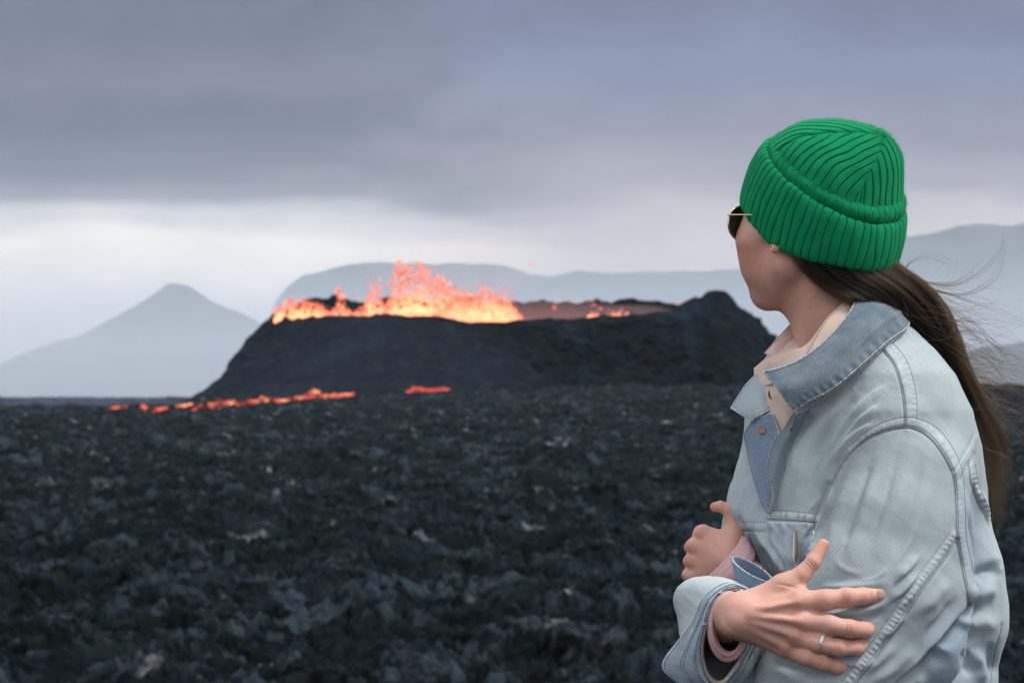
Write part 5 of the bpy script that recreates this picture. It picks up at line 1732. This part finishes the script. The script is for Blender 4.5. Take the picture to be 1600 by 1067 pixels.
# shirt: front with the buttoned placket, inner stand, near and far collar leaves
def build_shirt():
    rows = [[(1178, 575, -10), (1205, 556, -40), (1240, 545, -70), (1275, 545, -92)],
            [(1178, 610, -40), (1200, 600, -66), (1235, 590, -100), (1275, 580, -112)],
            [(1190, 650, -70), (1205, 650, -88), (1230, 650, -112), (1262, 645, -120)],
            [(1200, 720, -92), (1210, 722, -100), (1222, 724, -106), (1240, 724, -112)]]
    s_ = worn_sheet('shirt', rows, 60, 60, M_SHIRT, PERSON, 0.0012, stitch=False, fray=.01, disp=lambda a, b: 2.0 * fbm(a * 4, b * 2.5, oct=2))
    # inner stand around the throat, a ring
    def ring(vf, r, du=0, k=1.0):
        pts = []
        for t in np.linspace(0, 2 * np.pi, 12, endpoint=False):
            pts.append((0, 0, 0))
        return pts
    top = [(1206, 566, -66), (1240, 548, -84), (1262, 536, -88), (1290, 500, -78), (1318, 474, -58), (1345, 462, -12), (1350, 462, 40), (1322, 466, 88), (1280, 484, 98), (1240, 508, 70), (1212, 536, 20), (1200, 560, -30)]
    bot = [(1206, 600, -78), (1240, 590, -104), (1268, 572, -116), (1308, 540, -108), (1345, 512, -84), (1372, 498, -20), (1374, 500, 50), (1340, 510, 106), (1288, 526, 116), (1236, 545, 84), (1200, 572, 20), (1190, 600, -40)]
    worn_sheet('collar_stand', [top, bot], 24, 160, M_SHIRT, s_, 0.0012, wrap=True, stitch=False, fray=.01)
    # near leaf folded over the stand
    rows = [[(1218, 584, -96), (1236, 580, -110), (1256, 560, -112), (1274, 527, -106), (1292, 497, -96), (1318, 474, -76), (1346, 461, -26), (1352, 460, 20)],
            [(1205, 596, -100), (1234, 596, -120), (1262, 574, -124), (1290, 545, -120), (1316, 520, -112), (1344, 500, -92), (1372, 484, -36), (1378, 482, 30)]]
    worn_sheet('shirt_collar', rows, 30, 120, M_SHIRT, s_, 0.0012, st_in=(1.6,), fray=.01, disp=lambda a, b: 1.2 * np.sin(a * 3.1))
    # far leaf: tip sticking out to the left of the throat
    rows = [[(1236, 505, 66), (1216, 526, 34), (1194, 551, -6)],
            [(1250, 520, 50), (1231, 545, 8), (1208, 562, -40)]]
    worn_sheet('shirt_collar', rows, 40, 50, M_SHIRT, s_, 0.0012, st_in=(1.6,), fray=.01, disp=lambda a, b: 1.0 * fbm(a * 2, b * 3, oct=2) + 1.5 * np.sin(a * 3.1))
    # far half of the opening: inner face between throat and leaf
    rows = [[(1252, 522, 30), (1256, 545, -20), (1262, 556, -60)], [(1231, 536, 20), (1230, 556, -30), (1236, 570, -70)], [(1206, 560, -30), (1200, 580, -50), (1200, 600, -66)]]
    worn_sheet('shirt_front', rows, 40, 40, M_SHIRT, s_, 0.0012, stitch=False, fray=.01, disp=nz(1.2, 3, 3, 4))
    # buttonhole
    bh = mat('buttonhole', (0.05, 0.045, 0.05), 0.7)
    tube('buttonhole', [(1202.0, 609, -90), (1201.5, 615, -92), (1203, 621, -94), (1206, 624, -96)], [0.5 * q, 1.7 * q, 1.6 * q, .5 * q], bh, s_, 8)
    return s_
SHIRT = build_shirt()

# near collar leaf: from the tip in front, past the near side, round the nape
top = [(1191, 580, -128), (1212, 575, -136), (1238, 566, -142), (1266, 550, -144), (1296, 524, -136), (1322, 494, -116), (1340, 463, -70), (1352, 452, 0), (1350, 450, 60), (1326, 458, 112)]
mid = [(1214, 609, -156), (1242, 602, -166), (1272, 586, -172), (1304, 562, -170), (1334, 532, -158), (1362, 500, -132), (1384, 480, -84), (1392, 470, -8), (1388, 472, 70), (1352, 480, 128)]
bot = [(1241, 643, -166), (1266, 626, -176), (1294, 612, -182), (1326, 588, -180), (1358, 560, -166), (1390, 532, -136), (1418, 512, -86), (1424, 498, -12), (1414, 498, 76), (1372, 505, 136)]
def coll_disp(a, b):
    return 1.6 * np.sin(a * np.pi) - 3.0 * np.exp(-((b - 0.62 - 0.12 * a) / 0.05) ** 2) * a + 1.0 * fbm(a * 2.0 + 3, b * 5, oct=3) + (0.9 * np.sin(b * 150) + .5 * np.sin(b * 83)) * np.exp(-((a - 0.90) / 0.08) ** 2) + 2.2 * np.exp(-((a - .55 - .25 * b) / .05) ** 2) * smooth01((b - .3) / .3)
M_COLLAR = denim_mat('collar denim', (0.26, 0.315, 0.35), (0.095, 0.14, 0.185), twill=(1, 0, 0.12), wash=0.55, mott=0.6)
worn_sheet('collar', [top, mid, bot], 90, 300, M_COLLAR, JACKET, 0.0034, st_in=(3.4,), disp=coll_disp, fray=1.8)
# collar stand under the leaf
ct_ = [(1246, 600, -142), (1290, 572, -150), (1330, 530, -134), (1362, 492, -84), (1372, 478, 10), (1350, 486, 96)]
cb_ = [Lp(1243, 652, 4), Lp(1292, 618, 4), Lp(1340, 580, 4), Lp(1385, 540, 4), (1416, 516, -70), (1420, 500, 10)]
worn_sheet('collar_stand', [ct_, cb_], 20, 80, M_DENIM, JACKET, 0.002, stitch=False)
# far collar leaf, its tip out to the left
rows = [[(1205, 561, -6), (1184, 582, -22), (1162, 606, -36), (1141, 637, -46)],
        [(1206, 590, -52), (1188, 610, -60), (1172, 628, -66), (1156, 647, -66)],
        [(1207, 640, -84), (1199, 643, -84), (1186, 650, -82), (1173, 658, -78)]]
worn_sheet('collar', rows, 70, 80, denim_mat('light collar denim', (0.52, 0.585, 0.61), (0.40, 0.47, 0.51), twill=(.5, 0, .8)), JACKET, 0.0030, st_in=(3.4,), fray=2.2, disp=lambda a, b: 1.4 * np.sin(b * 3.1) + 0.7 * fbm(a * 3, b * 3, oct=3))
# blue underside of the far placket with its button, folded open
rows = [[(1176, 655, -70), (1190, 650, -82), (1206, 645, -94)],
        [(1162, 678, -64), (1188, 674, -88), (1216, 673, -112)],
        [(1166, 704, -72), (1188, 703, -98), (1210, 702, -118)],
        [(1177, 750, -104), (1192, 748, -116), (1204, 744, -126)],
        [(1189, 785, -124), (1197, 782, -130), (1206, 778, -134)],
        [(1197, 801, -136), (1199, 800, -138), (1202, 799, -139)]]
worn_sheet('placket', rows, 140, 50, M_BLUE, JACKET, 0.0026, st_in=(1.0,), fray=0.9, disp=nz(1.0, 5, 2), skip=('top', 'bottom', 'right'))
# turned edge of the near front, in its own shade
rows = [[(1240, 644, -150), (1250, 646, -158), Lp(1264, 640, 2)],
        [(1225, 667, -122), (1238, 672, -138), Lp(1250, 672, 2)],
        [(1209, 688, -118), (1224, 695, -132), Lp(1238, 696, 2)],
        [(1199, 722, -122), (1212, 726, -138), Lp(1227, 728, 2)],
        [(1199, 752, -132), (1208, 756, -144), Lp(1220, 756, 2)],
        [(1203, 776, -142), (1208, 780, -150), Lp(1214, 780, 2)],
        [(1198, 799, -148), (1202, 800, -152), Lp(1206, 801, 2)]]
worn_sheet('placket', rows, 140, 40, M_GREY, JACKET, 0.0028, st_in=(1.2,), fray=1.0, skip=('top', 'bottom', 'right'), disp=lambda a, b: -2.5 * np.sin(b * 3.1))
# shank button
def disc(name, c, r, h, m, parent, nrm=None, prof=None):
    c = uvw(np.array(c, float)); n = (TO_CAM - c) if nrm is None else np.array(nrm, float); n = n / np.linalg.norm(n)
    a = np.cross(n, [0.1, 0.2, 1]); a /= np.linalg.norm(a); b = np.cross(n, a)
    prof = prof or [(0, -1), (1.0, -1), (1.08, -.2), (1.0, .4), (0.84, .45), (0.74, .15), (0.4, .3), (0.0, .35)]
    t = np.linspace(0, 2 * np.pi, 32, endpoint=False)
    G = np.array([c + n * h * k[1] + (np.cos(t)[:, None] * a + np.sin(t)[:, None] * b) * r * k[0] for k in prof])
    return mesh_np(name, G.reshape(-1, 3), grid_faces(len(prof), 32, True), [m], parent)
disc('button', (1191, 672, -94), 5.6 * q, 1.8 * q, mat('aged bronze', (0.26, 0.16, 0.10), 0.42, 0.5, Metallic=0.75), JACKET, nrm=(-0.35, -0.9, 0.25))
# pocket flap with pointed tip
M_FLAP = denim_mat('pocket flap denim', (0.44, 0.50, 0.545), (0.29, 0.365, 0.44), twill=(.8, 0, .58), wash=0.8)
def flap_pt(a, b):
    # a: down, b: across
    u = 1199 + 73 * b
    v0 = 815 + 2 * b
    tip = np.interp(b, [0, .56, 1], [846, 893, 846])
    v = v0 + (tip - v0) * a
    u = u + (1243 - u) * 0.04 * a
    return u, v
rows = []
for a in np.linspace(0, 1, 7):
    r = []
    for b in np.linspace(0, 1, 9):
        u, v = flap_pt(a, b)
        if surfw(u, v) is None or in_poly(np.array([u]), np.array([v]), SLEEVE_POLY)[0]: w = (surfw(1262, min(v, 880)) or -190) - 4 + (u - 1262) * -0.4
        else: w = surfw(u, v) - 4.5
        r.append((u, v, w))
    rows.append(r)
def flap_disp(a, b):
    return 1.2 * np.sin(a * np.pi) + 1.4 * fbm(a * 1.5 + 2, b * 6, oct=3) + 1.6 * np.exp(-((a - .16) / .1) ** 2) * np.sin(b * 22) - 1.6 * np.exp(-((b - .56) / .04) ** 2)
worn_sheet('pocket_flap', rows, 90, 110, M_FLAP, JACKET, 0.0024, st_in=(1.6, 6.0), fray=1.6, disp=flap_disp, skip=('top',))
_w = (surfw(1243, 850) or -190) - 12
tube('buttonhole', [(1243, 826, _w), (1244, 832, _w), (1246, 850, _w - 1), (1245, 866, _w), (1243, 875, _w)], [.8 * q, 1.4 * q, 1.9 * q, 2.0 * q, 1.0 * q], M_BRASS, JACKET, 10)
tube('buttonhole_edge', [(1241, 832, _w + 1), (1240, 850, _w), (1240, 868, _w + 1), (1241, 878, _w + 1)], [.6 * q, 1.1 * q, 1.6 * q, 0.8 * q], M_FRAY, JACKET, 8)

# ---------------------------------------------------------------- the near cuff (her left), standing open round the pink shirt
def build_left_cuff():
    # elongated loop, mouth facing up
    def loop(dv, du=0.0, g=1.0):
        c = np.array([1175 + du, 888 + dv, -158.0])
        a = np.linspace(0, 2 * np.pi, 20, endpoint=False)
        M_ = np.array([32.5, 17.5, -12]); m_ = np.array([4, -8.5, 13.0])
        return [tuple(c + g * (math.cos(t) * M_ + math.sin(t) * m_)) for t in a]
    rows = [loop(0), loop(18, 4, 1.02), loop(44, 10, 1.03), loop(80, 30, 1.05)]
    worn_sheet('cuff', rows, 60, 160, denim_mat('blue cuff denim', (0.22, 0.30, 0.42), (0.08, 0.13, 0.24), twill=(.8, 0, -.6), wash=0.9), JACKET, 0.0030, wrap=True, st_in=(2.6,), fray=1.6, skip=('bottom',))
build_left_cuff()
def build_pink():
    # shirt cuff over the far wrist: mouth round the back of the hand, body running back into the jacket cuff
    def ring(c, M_, m_):
        a = np.linspace(0, 2 * np.pi, 16, endpoint=False)
        return [tuple(np.array(c, float) + math.cos(t) * np.array(M_, float) + math.sin(t) * np.array(m_, float)) for t in a]
    rows = [ring((1116, 878, -52), (41, -40, -6), (8, 6, -36)), ring((1124, 884, -60), (43, -42, -6), (10, 8, -38)), ring((1141, 894, -72), (35, -36, -6), (9, 7, -34)), ring((1160, 906, -84), (24, -26, -5), (8, 6, -24)), ring((1200, 932, -96), (18, -20, -4), (6, 5, -18))]
    o = worn_sheet('shirt_cuff', rows, 90, 180, M_PINK, PERSON, 0.0012, wrap=True, stitch=False, fray=.01,
               disp=lambda a, b: 2.2 * np.sin(a * 24 + 5 * np.sin(b * 6.28 + 1)) * smooth01((a - 0.45) / 0.2) * (0.5 + 0.5 * np.sin(b * 6.28 * 1 + 2.0)) + 1.5 * fbm(a * 4, np.sin(b * 6.28) * 1.5, np.cos(b * 6.28), oct=3))
    return o
build_pink()

# ---------------------------------------------------------------- the far sleeve: comes round towards us and ends in a flared open cuff
def build_far_sleeve():
    A = [(1152, 918, -258), (1130, 926, -262), (1113, 946, -262), (1103, 973, -260), (1095, 1006, -258), (1096, 1036, -254), (1107, 1064, -250), (1128, 1070, -244), (1150, 1042, -238), (1169, 1006, -238), (1180, 968, -242), (1172, 932, -250)]
    B = [(1144, 909, -240), (1116, 917, -244), (1095, 938, -244), (1084, 965, -240), (1062, 996, -236), (1034, 1039, -232), (1060, 1068, -230), (1104, 1098, -218), (1150, 1082, -206), (1184, 1026, -204), (1194, 970, -214), (1176, 924, -228)]
    B2 = [(1140, 908, -234), (1110, 915, -238), (1088, 936, -236), (1076, 962, -230), (1062, 990, -226), (1046, 1024, -224), (1064, 1058, -220), (1106, 1082, -208), (1148, 1072, -198), (1180, 1022, -196), (1190, 968, -206), (1172, 920, -222)]
    C = [(1126, 905, -190), (1096, 905, -190), (1070, 918, -180), (1060, 942, -176), (1064, 972, -176), (1068, 1004, -172), (1080, 1036, -168), (1108, 1052, -160), (1140, 1042, -152), (1164, 1008, -150), (1170, 964, -156), (1154, 918, -174)]
    D_ = [(1126, 906, -130), (1100, 903, -130), (1072, 912, -124), (1058, 936, -120), (1060, 962, -118), (1064, 990, -114), (1076, 1010, -110), (1106, 1020, -100), (1140, 1012, -92), (1160, 985, -90), (1164, 950, -96), (1150, 916, -110)]
    E_ = [(1130, 912, -50), (1108, 912, -50), (1086, 920, -46), (1074, 938, -40), (1074, 958, -38), (1080, 976, -34), (1094, 990, -30), (1116, 996, -24), (1140, 990, -20), (1154, 970, -18), (1158, 945, -22), (1148, 920, -36)]
    B3 = [(a[0] * .5 + b[0] * .5, a[1] * .5 + b[1] * .5, a[2] * .5 + b[2] * .5 + 3) for a, b in zip(B, A)]
    F_ = [(u * .2 + 1118 * .8, v * .2 + 950 * .8, 10 + 0 * w) for u, v, w in E_]
    def sl_disp(a, b):
        return 1.6 * fbm(a * 3 + 1, np.cos(b * 6.28) * 2, np.sin(b * 6.28) * 2, oct=3) + 2.0 * np.sin(a * 9 + 3 * np.cos(b * 6.28)) * (0.5 + 0.5 * np.cos(b * 6.28 - 2))
    sl = worn_sheet('sleeve', [B3, C, D_, E_, F_], 130, 260, denim_mat('worn sleeve denim', (0.62, 0.67, 0.675), (0.50, 0.56, 0.58), twill=(.5, 0, .85), wash=.4), JACKET, 0.0020, wrap=True, stitch=False, fray=.01, disp=sl_disp)
    M_CUFF = denim_mat('cuff denim', (0.48, 0.545, 0.60), (0.33, 0.41, 0.50), twill=(1, 0, -.1), wash=.7)
    # outer band, buttonhole end sticking out
    mid = [tuple((np.array(a) * .5 + np.array(b) * .5)) for a, b in zip(A, B)]
    mid2 = [tuple(np.array(a) * .85 + np.array(b) * .15 + np.array([0, 0, -3])) for a, b in zip(A, B)]
    cf = worn_sheet('cuff', [B, mid, mid2, A], 60, 300, M_CUFF, JACKET, 0.0028, wrap=True, st_in=(1.6, 10.5, 12.5), fray=1.4, skip=(), disp=lambda a, b: 0.9 * fbm(a * 2, np.cos(b * 6.28) * 3, np.sin(b * 6.28) * 3, oct=3))
    # facing inside the mouth, beige seam tape
    In = [(1118 + (u - 1137) * .86 + 16, 990 + (v - 990) * .88, w + 46) for u, v, w in A]
    M_TAPE = cloth_plain('beige tape', (0.50, 0.40, 0.34))
    A2 = [(u + (1137 - u) * .03, v + (990 - v) * .03, w - 1) for u, v, w in A]
    worn_sheet('cuff_facing', [A2, [(u + (1137 - u) * .10, v + (990 - v) * .09, w + 14) for u, v, w in A]], 12, 200, M_TAPE, cf, 0.0010, wrap=True, stitch=False, fray=.01, flip=True)
    worn_sheet('cuff_lining', [[(u + (1137 - u) * .10, v + (990 - v) * .09, w + 12) for u, v, w in A], In], 30, 200, denim_mat('dark inside denim', (0.10, 0.12, 0.15), (0.05, 0.07, 0.10)), cf, 0.001, wrap=True, stitch=False, fray=.01, flip=True)
    # buttonhole on the stuck out corner
    tube('buttonhole', [(1066, 1012, -238), (1060, 1022, -238), (1053, 1036, -236), (1049, 1045, -235)], [0.8 * q, 2.2 * q, 2.6 * q, 1.5 * q], mat('buttonhole thread', (0.40, 0.40, 0.28), 0.8), cf, 8)
    # pink shirt sleeve inside, rolled loosely round the wrist
    def ring(c, ru, rv, w, k=0):
        a = np.linspace(0, 2 * np.pi, 16, endpoint=False)
        return [(c[0] + ru * math.cos(t) + k * math.sin(t), c[1] + rv * math.sin(t), w + 6 * math.cos(t)) for t in a]
    rows = [ring((1141, 973), 22, 44, -262), ring((1139, 976), 27, 50, -268), ring((1138, 978), 30, 54, -262), ring((1136, 980), 30, 52, -240), ring((1134, 980), 26, 46, -190)]
    s_ = worn_sheet('shirt_cuff', rows, 60, 140, M_PINK, PERSON, 0.0012, wrap=True, stitch=False, fray=.01, disp=lambda a, b: 1.6 * np.sin(a * 14 + 2 * np.cos(b * 6.28)))
    return sl
build_far_sleeve()
# trousers and boots keep her standing on the slope (below the frame)
def build_legs():
    f = Field(P(1150, 2300, 0) - [.02, .25, 0], P(1540, 1080, 0) + [0.02, .28, 0], 0.010)
    f.lo[2] = 0.05
    f = Field([P(1180, 1500, 0)[0], Y0 - .25, 0.06], [P(1520, 1500, 0)[0], Y0 + .25, 1.0], 0.010)
    h = np.array([P(1345, 1100, 10)[0], Y0, 0.92])
    f.ell(h, np.array([.17, .15, .14]), 0.0)
    for s_ in (-1, 1):
        hip = h + np.array([.05 * s_ * -.57 * 1.6, .09 * s_, -.04]); kn = hip + [-.02, .02 * s_, -.40]; an = kn + [.02, .01 * s_, -.40]
        f.chain([hip, kn, an], [.095, .065, .055], .04)
    V, Fc = f.mesh(); V = relax(V, Fc, 3)
    mesh_np('trousers', V, Fc, [denim_mat('dark trousers', (0.05, 0.07, 0.11), (0.03, 0.045, 0.08))], PERSON)
    for s_ in (-1, 1):
        a = h + np.array([.05 * s_ * -.57 * 1.6, .09 * s_ + .03 * s_, 0]); a[2] = 0.10
        f = Field(a - [.24, .10, .10], a + [.10, .10, .10], 0.006)
        f.cone(a + [0, 0, .03], a + [.01, 0, -.03], .052, .050, .02); f.cone(a + [.01, 0, -.045], a + [-.17, 0, -.062], .045, .034, .03)
        f.D[:, :, :1] = 1
        V, Fc = f.mesh(); mesh_np('boot', relax(V, Fc, 2), Fc, [mat('boot leather', (0.03, 0.022, 0.018), 0.5)], PERSON)
build_legs()

# ---- hair
def hair_mat(name, melanin=0.83, red=0.38):
    m = bpy.data.materials.new(name); m.use_nodes = True
    t = m.node_tree; t.nodes.clear()
    out = N(t, 'ShaderNodeOutputMaterial')
    h = N(t, 'ShaderNodeBsdfHairPrincipled')
    h.parametrization = 'MELANIN'
    h.inputs['Melanin'].default_value = melanin
    h.inputs['Melanin Redness'].default_value = red
    h.inputs['Roughness'].default_value = 0.35
    h.inputs['Radial Roughness'].default_value = 0.45
    h.inputs['Random Color'].default_value = 0.5
    t.links.new(h.outputs[0], out.inputs[0])
    return m
M_HAIR = hair_mat('brown hair')
def strands(name, curves, radii, m, parent):
    """curves: list of (n,3) world arrays; drawn as one hair curves object"""
    c = bpy.data.hair_curves.new(name)
    c.add_curves([len(k) for k in curves])
    P_ = np.concatenate(curves).astype(np.float32)
    c.attributes['position'].data.foreach_set('vector', P_.ravel())
    r = c.attributes.get('radius') or c.attributes.new('radius', 'FLOAT', 'POINT')
    r.data.foreach_set('value', np.concatenate(radii).astype(np.float32))
    c.materials.append(m)
    o = bpy.data.objects.new(name, c)
    COL.objects.link(o)
    adopt(o, parent)
    return o
LOW = [(1246, 378, -50), (1246, 400, -70), (1262, 424, -72), (1292, 449, -70), (1330, 466, -82), (1372, 484, -40), (1404, 512, 20), (1436, 556, 56), (1474, 608, 76), (1510, 670, 84), (1534, 730, 86), (1546, 790, 86)]
MID = [(1300, 380, -70), (1320, 408, -76), (1345, 430, -76), (1378, 450, -66), (1410, 476, -36), (1440, 512, 6), (1466, 556, 40), (1494, 608, 60), (1522, 660, 70), (1546, 718, 76), (1556, 775, 80), (1554, 815, 84)]
UPP = [(1380, 380, -20), (1398, 408, -26), (1412, 421, -26), (1432, 434, -20), (1456, 456, -10), (1480, 488, 6), (1498, 532, 22), (1514, 580, 36), (1540, 630, 54), (1566, 684, 66), (1570, 735, 74), (1562, 826, 80)]
def build_hair():
    n = 34
    lo, mi, up = (resample(cr(np.array(x, float), 200), n) for x in (LOW, MID, UPP))
    cs, rs = [], []
    t = np.linspace(0, 1, n)
    for cl in range(120):
        a = (cl * 0.618034) % 1.0
        dp = rng.random()
        if a < .5: b_ = a * 2; base = lo * (1 - b_) + mi * b_
        else: b_ = a * 2 - 1; base = mi * (1 - b_) + up * b_
        c0 = base.copy()
        c0[:, 2] += (dp - .3) * (34 + 40 * t)
        ph = rng.uniform(0, 6.28, 4); fr_ = rng.uniform(2.5, 6, 2)
        am = 3.0 + 13.0 * t ** 1.4
        c0[:, 0] += am * np.sin(t * fr_[0] + ph[0]) * .7
        c0[:, 1] += am * np.sin(t * fr_[1] + ph[1]) * .5
        frizz = rng.uniform(.4, 1.6)
        end = rng.uniform(.55, 1.05) if rng.random() < .6 else rng.uniform(.45, .8)
        for k in range(78):
            o_ = rng.normal(size=3) * [3.2, 3.2, 5.0]
            c = c0 + o_ * (1.15 - .75 * np.sin(np.clip(t, 0, 1) * 2.2) + 1.0 * t ** 3)[:, None]
            c[:, 0] += frizz * rng.normal() * 2.2 * np.sin(t * rng.uniform(5, 12) + rng.random() * 6) * t
            c[:, 1] += frizz * rng.normal() * 2.2 * np.sin(t * rng.uniform(5, 12) + rng.random() * 6) * t
            m_ = int(np.clip(n * end * rng.uniform(.8, 1.05), 8, n))
            cs.append(uvw(c[:m_])); rs.append(np.linspace(1, .3, m_) * 0.00012)
    o = strands('hair', cs, rs, M_HAIR, PERSON)
    tag(o)
    # dark underlayer gives the mass its body
    rows = []
    for j in range(0, n, 3):
        rows.append([tuple(lo[j] * .9 + mi[j] * .1 + [0, 0, 30]), tuple(mi[j] + [0, 0, 26]), tuple(up[j] * .72 + mi[j] * .28 + [0, 0, 30])])
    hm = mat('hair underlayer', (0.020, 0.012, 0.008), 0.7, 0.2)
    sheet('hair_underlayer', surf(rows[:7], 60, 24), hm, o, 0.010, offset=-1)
    # flyaways carried off by the wind
    cs, rs = [], []
    for k in range(320):
        i0 = rng.integers(6, 22)
        s0 = (up if rng.random() < .7 else mi)[i0] + rng.normal(size=3) * [5, 5, 8]
        L = rng.uniform(40, 150) if rng.random() < .75 else rng.uniform(120, 230)
        ang = rng.normal(0.48, 0.33)
        m_ = 22
        s_ = np.linspace(0, 1, m_)
        curl = rng.normal() * 0.9
        th = ang + curl * (s_ - .2) + 0.28 * np.sin(s_ * rng.uniform(3, 8) + rng.random() * 6)
        d = np.stack([np.cos(th), np.sin(th), 0.35 * np.sin(s_ * 4 + rng.random() * 6)], -1) * (L / m_)
        c = s0 + np.cumsum(d, 0)
        cs.append(uvw(c)); rs.append(np.linspace(1, .4, m_) * rng.uniform(.00008, .00017))
    # a few strong locks seen in the wind
    locks = [[(1450, 455, 0), (1480, 458, 0), (1530, 474, 10), (1570, 488, 10), (1612, 504, 10)], [(1470, 500, 0), (1490, 530, 10), (1520, 550, 10), (1548, 555, 10), (1562, 550, 10)], [(1478, 500, 0), (1510, 512, 5), (1545, 530, 5), (1580, 562, 10), (1606, 582, 10)],
             [(1485, 520, 0), (1520, 520, 5), (1552, 560, 10), (1590, 578, 10), (1612, 588, 10)], [(1476, 506, 0), (1515, 500, 5), (1550, 535, 8), (1580, 556, 8), (1606, 566, 8)], [(1440, 440, 0), (1490, 446, 0), (1530, 425, 0), (1560, 395, 0), (1573, 360, 0)],
             [(1450, 450, 0), (1500, 462, 0), (1545, 445, 0), (1565, 420, 0), (1574, 380, 0)], [(1440, 440, 0), (1480, 444, 0), (1510, 430, 0), (1532, 400, 0)], [(1500, 560, 10), (1530, 590, 10), (1570, 600, 10), (1606, 612, 10)],
             [(1520, 640, 30), (1560, 640, 30), (1580, 690, 30), (1578, 740, 40)], [(1540, 700, 50), (1575, 720, 50), (1585, 770, 50)], [(1410, 424, -20), (1430, 404, -20), (1462, 402, -10), (1490, 420, 0)]]
    for L_ in locks:
        for j in range(14):
            c = cr(np.array(L_, float) + rng.normal(size=(len(L_), 3)) * [3, 3, 3] * np.linspace(.4, 1.6, len(L_))[:, None], 30)
            if j > 2: c = c[:rng.integers(14, 30)]
            cs.append(uvw(c)); rs.append(np.linspace(1, .4, len(c)) * (.00016 if j == 0 else rng.uniform(.00005, .0001)))
    strands('flyaway_hair', cs, rs, M_HAIR, o)
    # short hairs at the hairline
    cs, rs = [], []
    for k in range(260):
        s_ = rng.random()
        a = np.array([np.interp(s_, [0, .3, .6, 1], [1228, 1250, 1276, 1312]), np.interp(s_, [0, .3, .6, 1], [392, 406, 436, 474]), -66.])
        a[:2] += rng.normal(size=2) * 4
        th = rng.normal(0.9, .5); L = rng.uniform(8, 30)
        k_ = np.linspace(0, 1, 10)
        tt = th + k_ * rng.normal() * 1.2
        c = a + np.cumsum(np.stack([np.cos(tt), np.sin(tt), -0.1 + 0 * k_], -1) * L / 10, 0)
        cs.append(uvw(c)); rs.append(np.linspace(1, .3, 10) * .00006)
    strands('baby_hair', cs, rs, M_HAIR, o)
build_hair()

# loose fibres standing off the knit
def build_fuzz():
    cs, rs = [], []
    for ob in [BEANIE] + [c for c in BEANIE.children]:
        me = ob.data
        n = len(me.vertices)
        V = np.empty(n * 3); me.vertices.foreach_get('co', V); V = V.reshape(-1, 3)
        Nn = np.empty(n * 3); me.vertices.foreach_get('normal', Nn); Nn = Nn.reshape(-1, 3)
        if ((V - V.mean(0)) * Nn).sum(1).mean() < 0: Nn = -Nn
        for i in rng.integers(0, n, 8000 if ob is BEANIE else 6000):
            if Nn[i, 1] > 0.35: continue
            d = Nn[i] * rng.uniform(.2, 1) + rng.normal(size=3) * .7
            d /= np.linalg.norm(d)
            L = rng.uniform(.0015, .006)
            k = np.linspace(0, 1, 5)[:, None]
            cs.append(V[i] + d * L * k + rng.normal(size=3) * .0012 * k * k); rs.append(np.linspace(1, .4, 5) * .00007)
    m = mat('knit fibre', (0.01, 0.34, 0.12), 0.8, 0.2)
    strands('fuzz', cs, rs, m, BEANIE)
build_fuzz()
if os.environ.get('DBG'):
    for o in bpy.data.objects:
        if 'molten' in o.name or 'stream' in o.name:
            a = o.data.attributes['heat']; v = np.zeros(len(a.data)); a.data.foreach_get('value', v); print('HEATrender', o.name, v.min(), v.mean(), v.max())
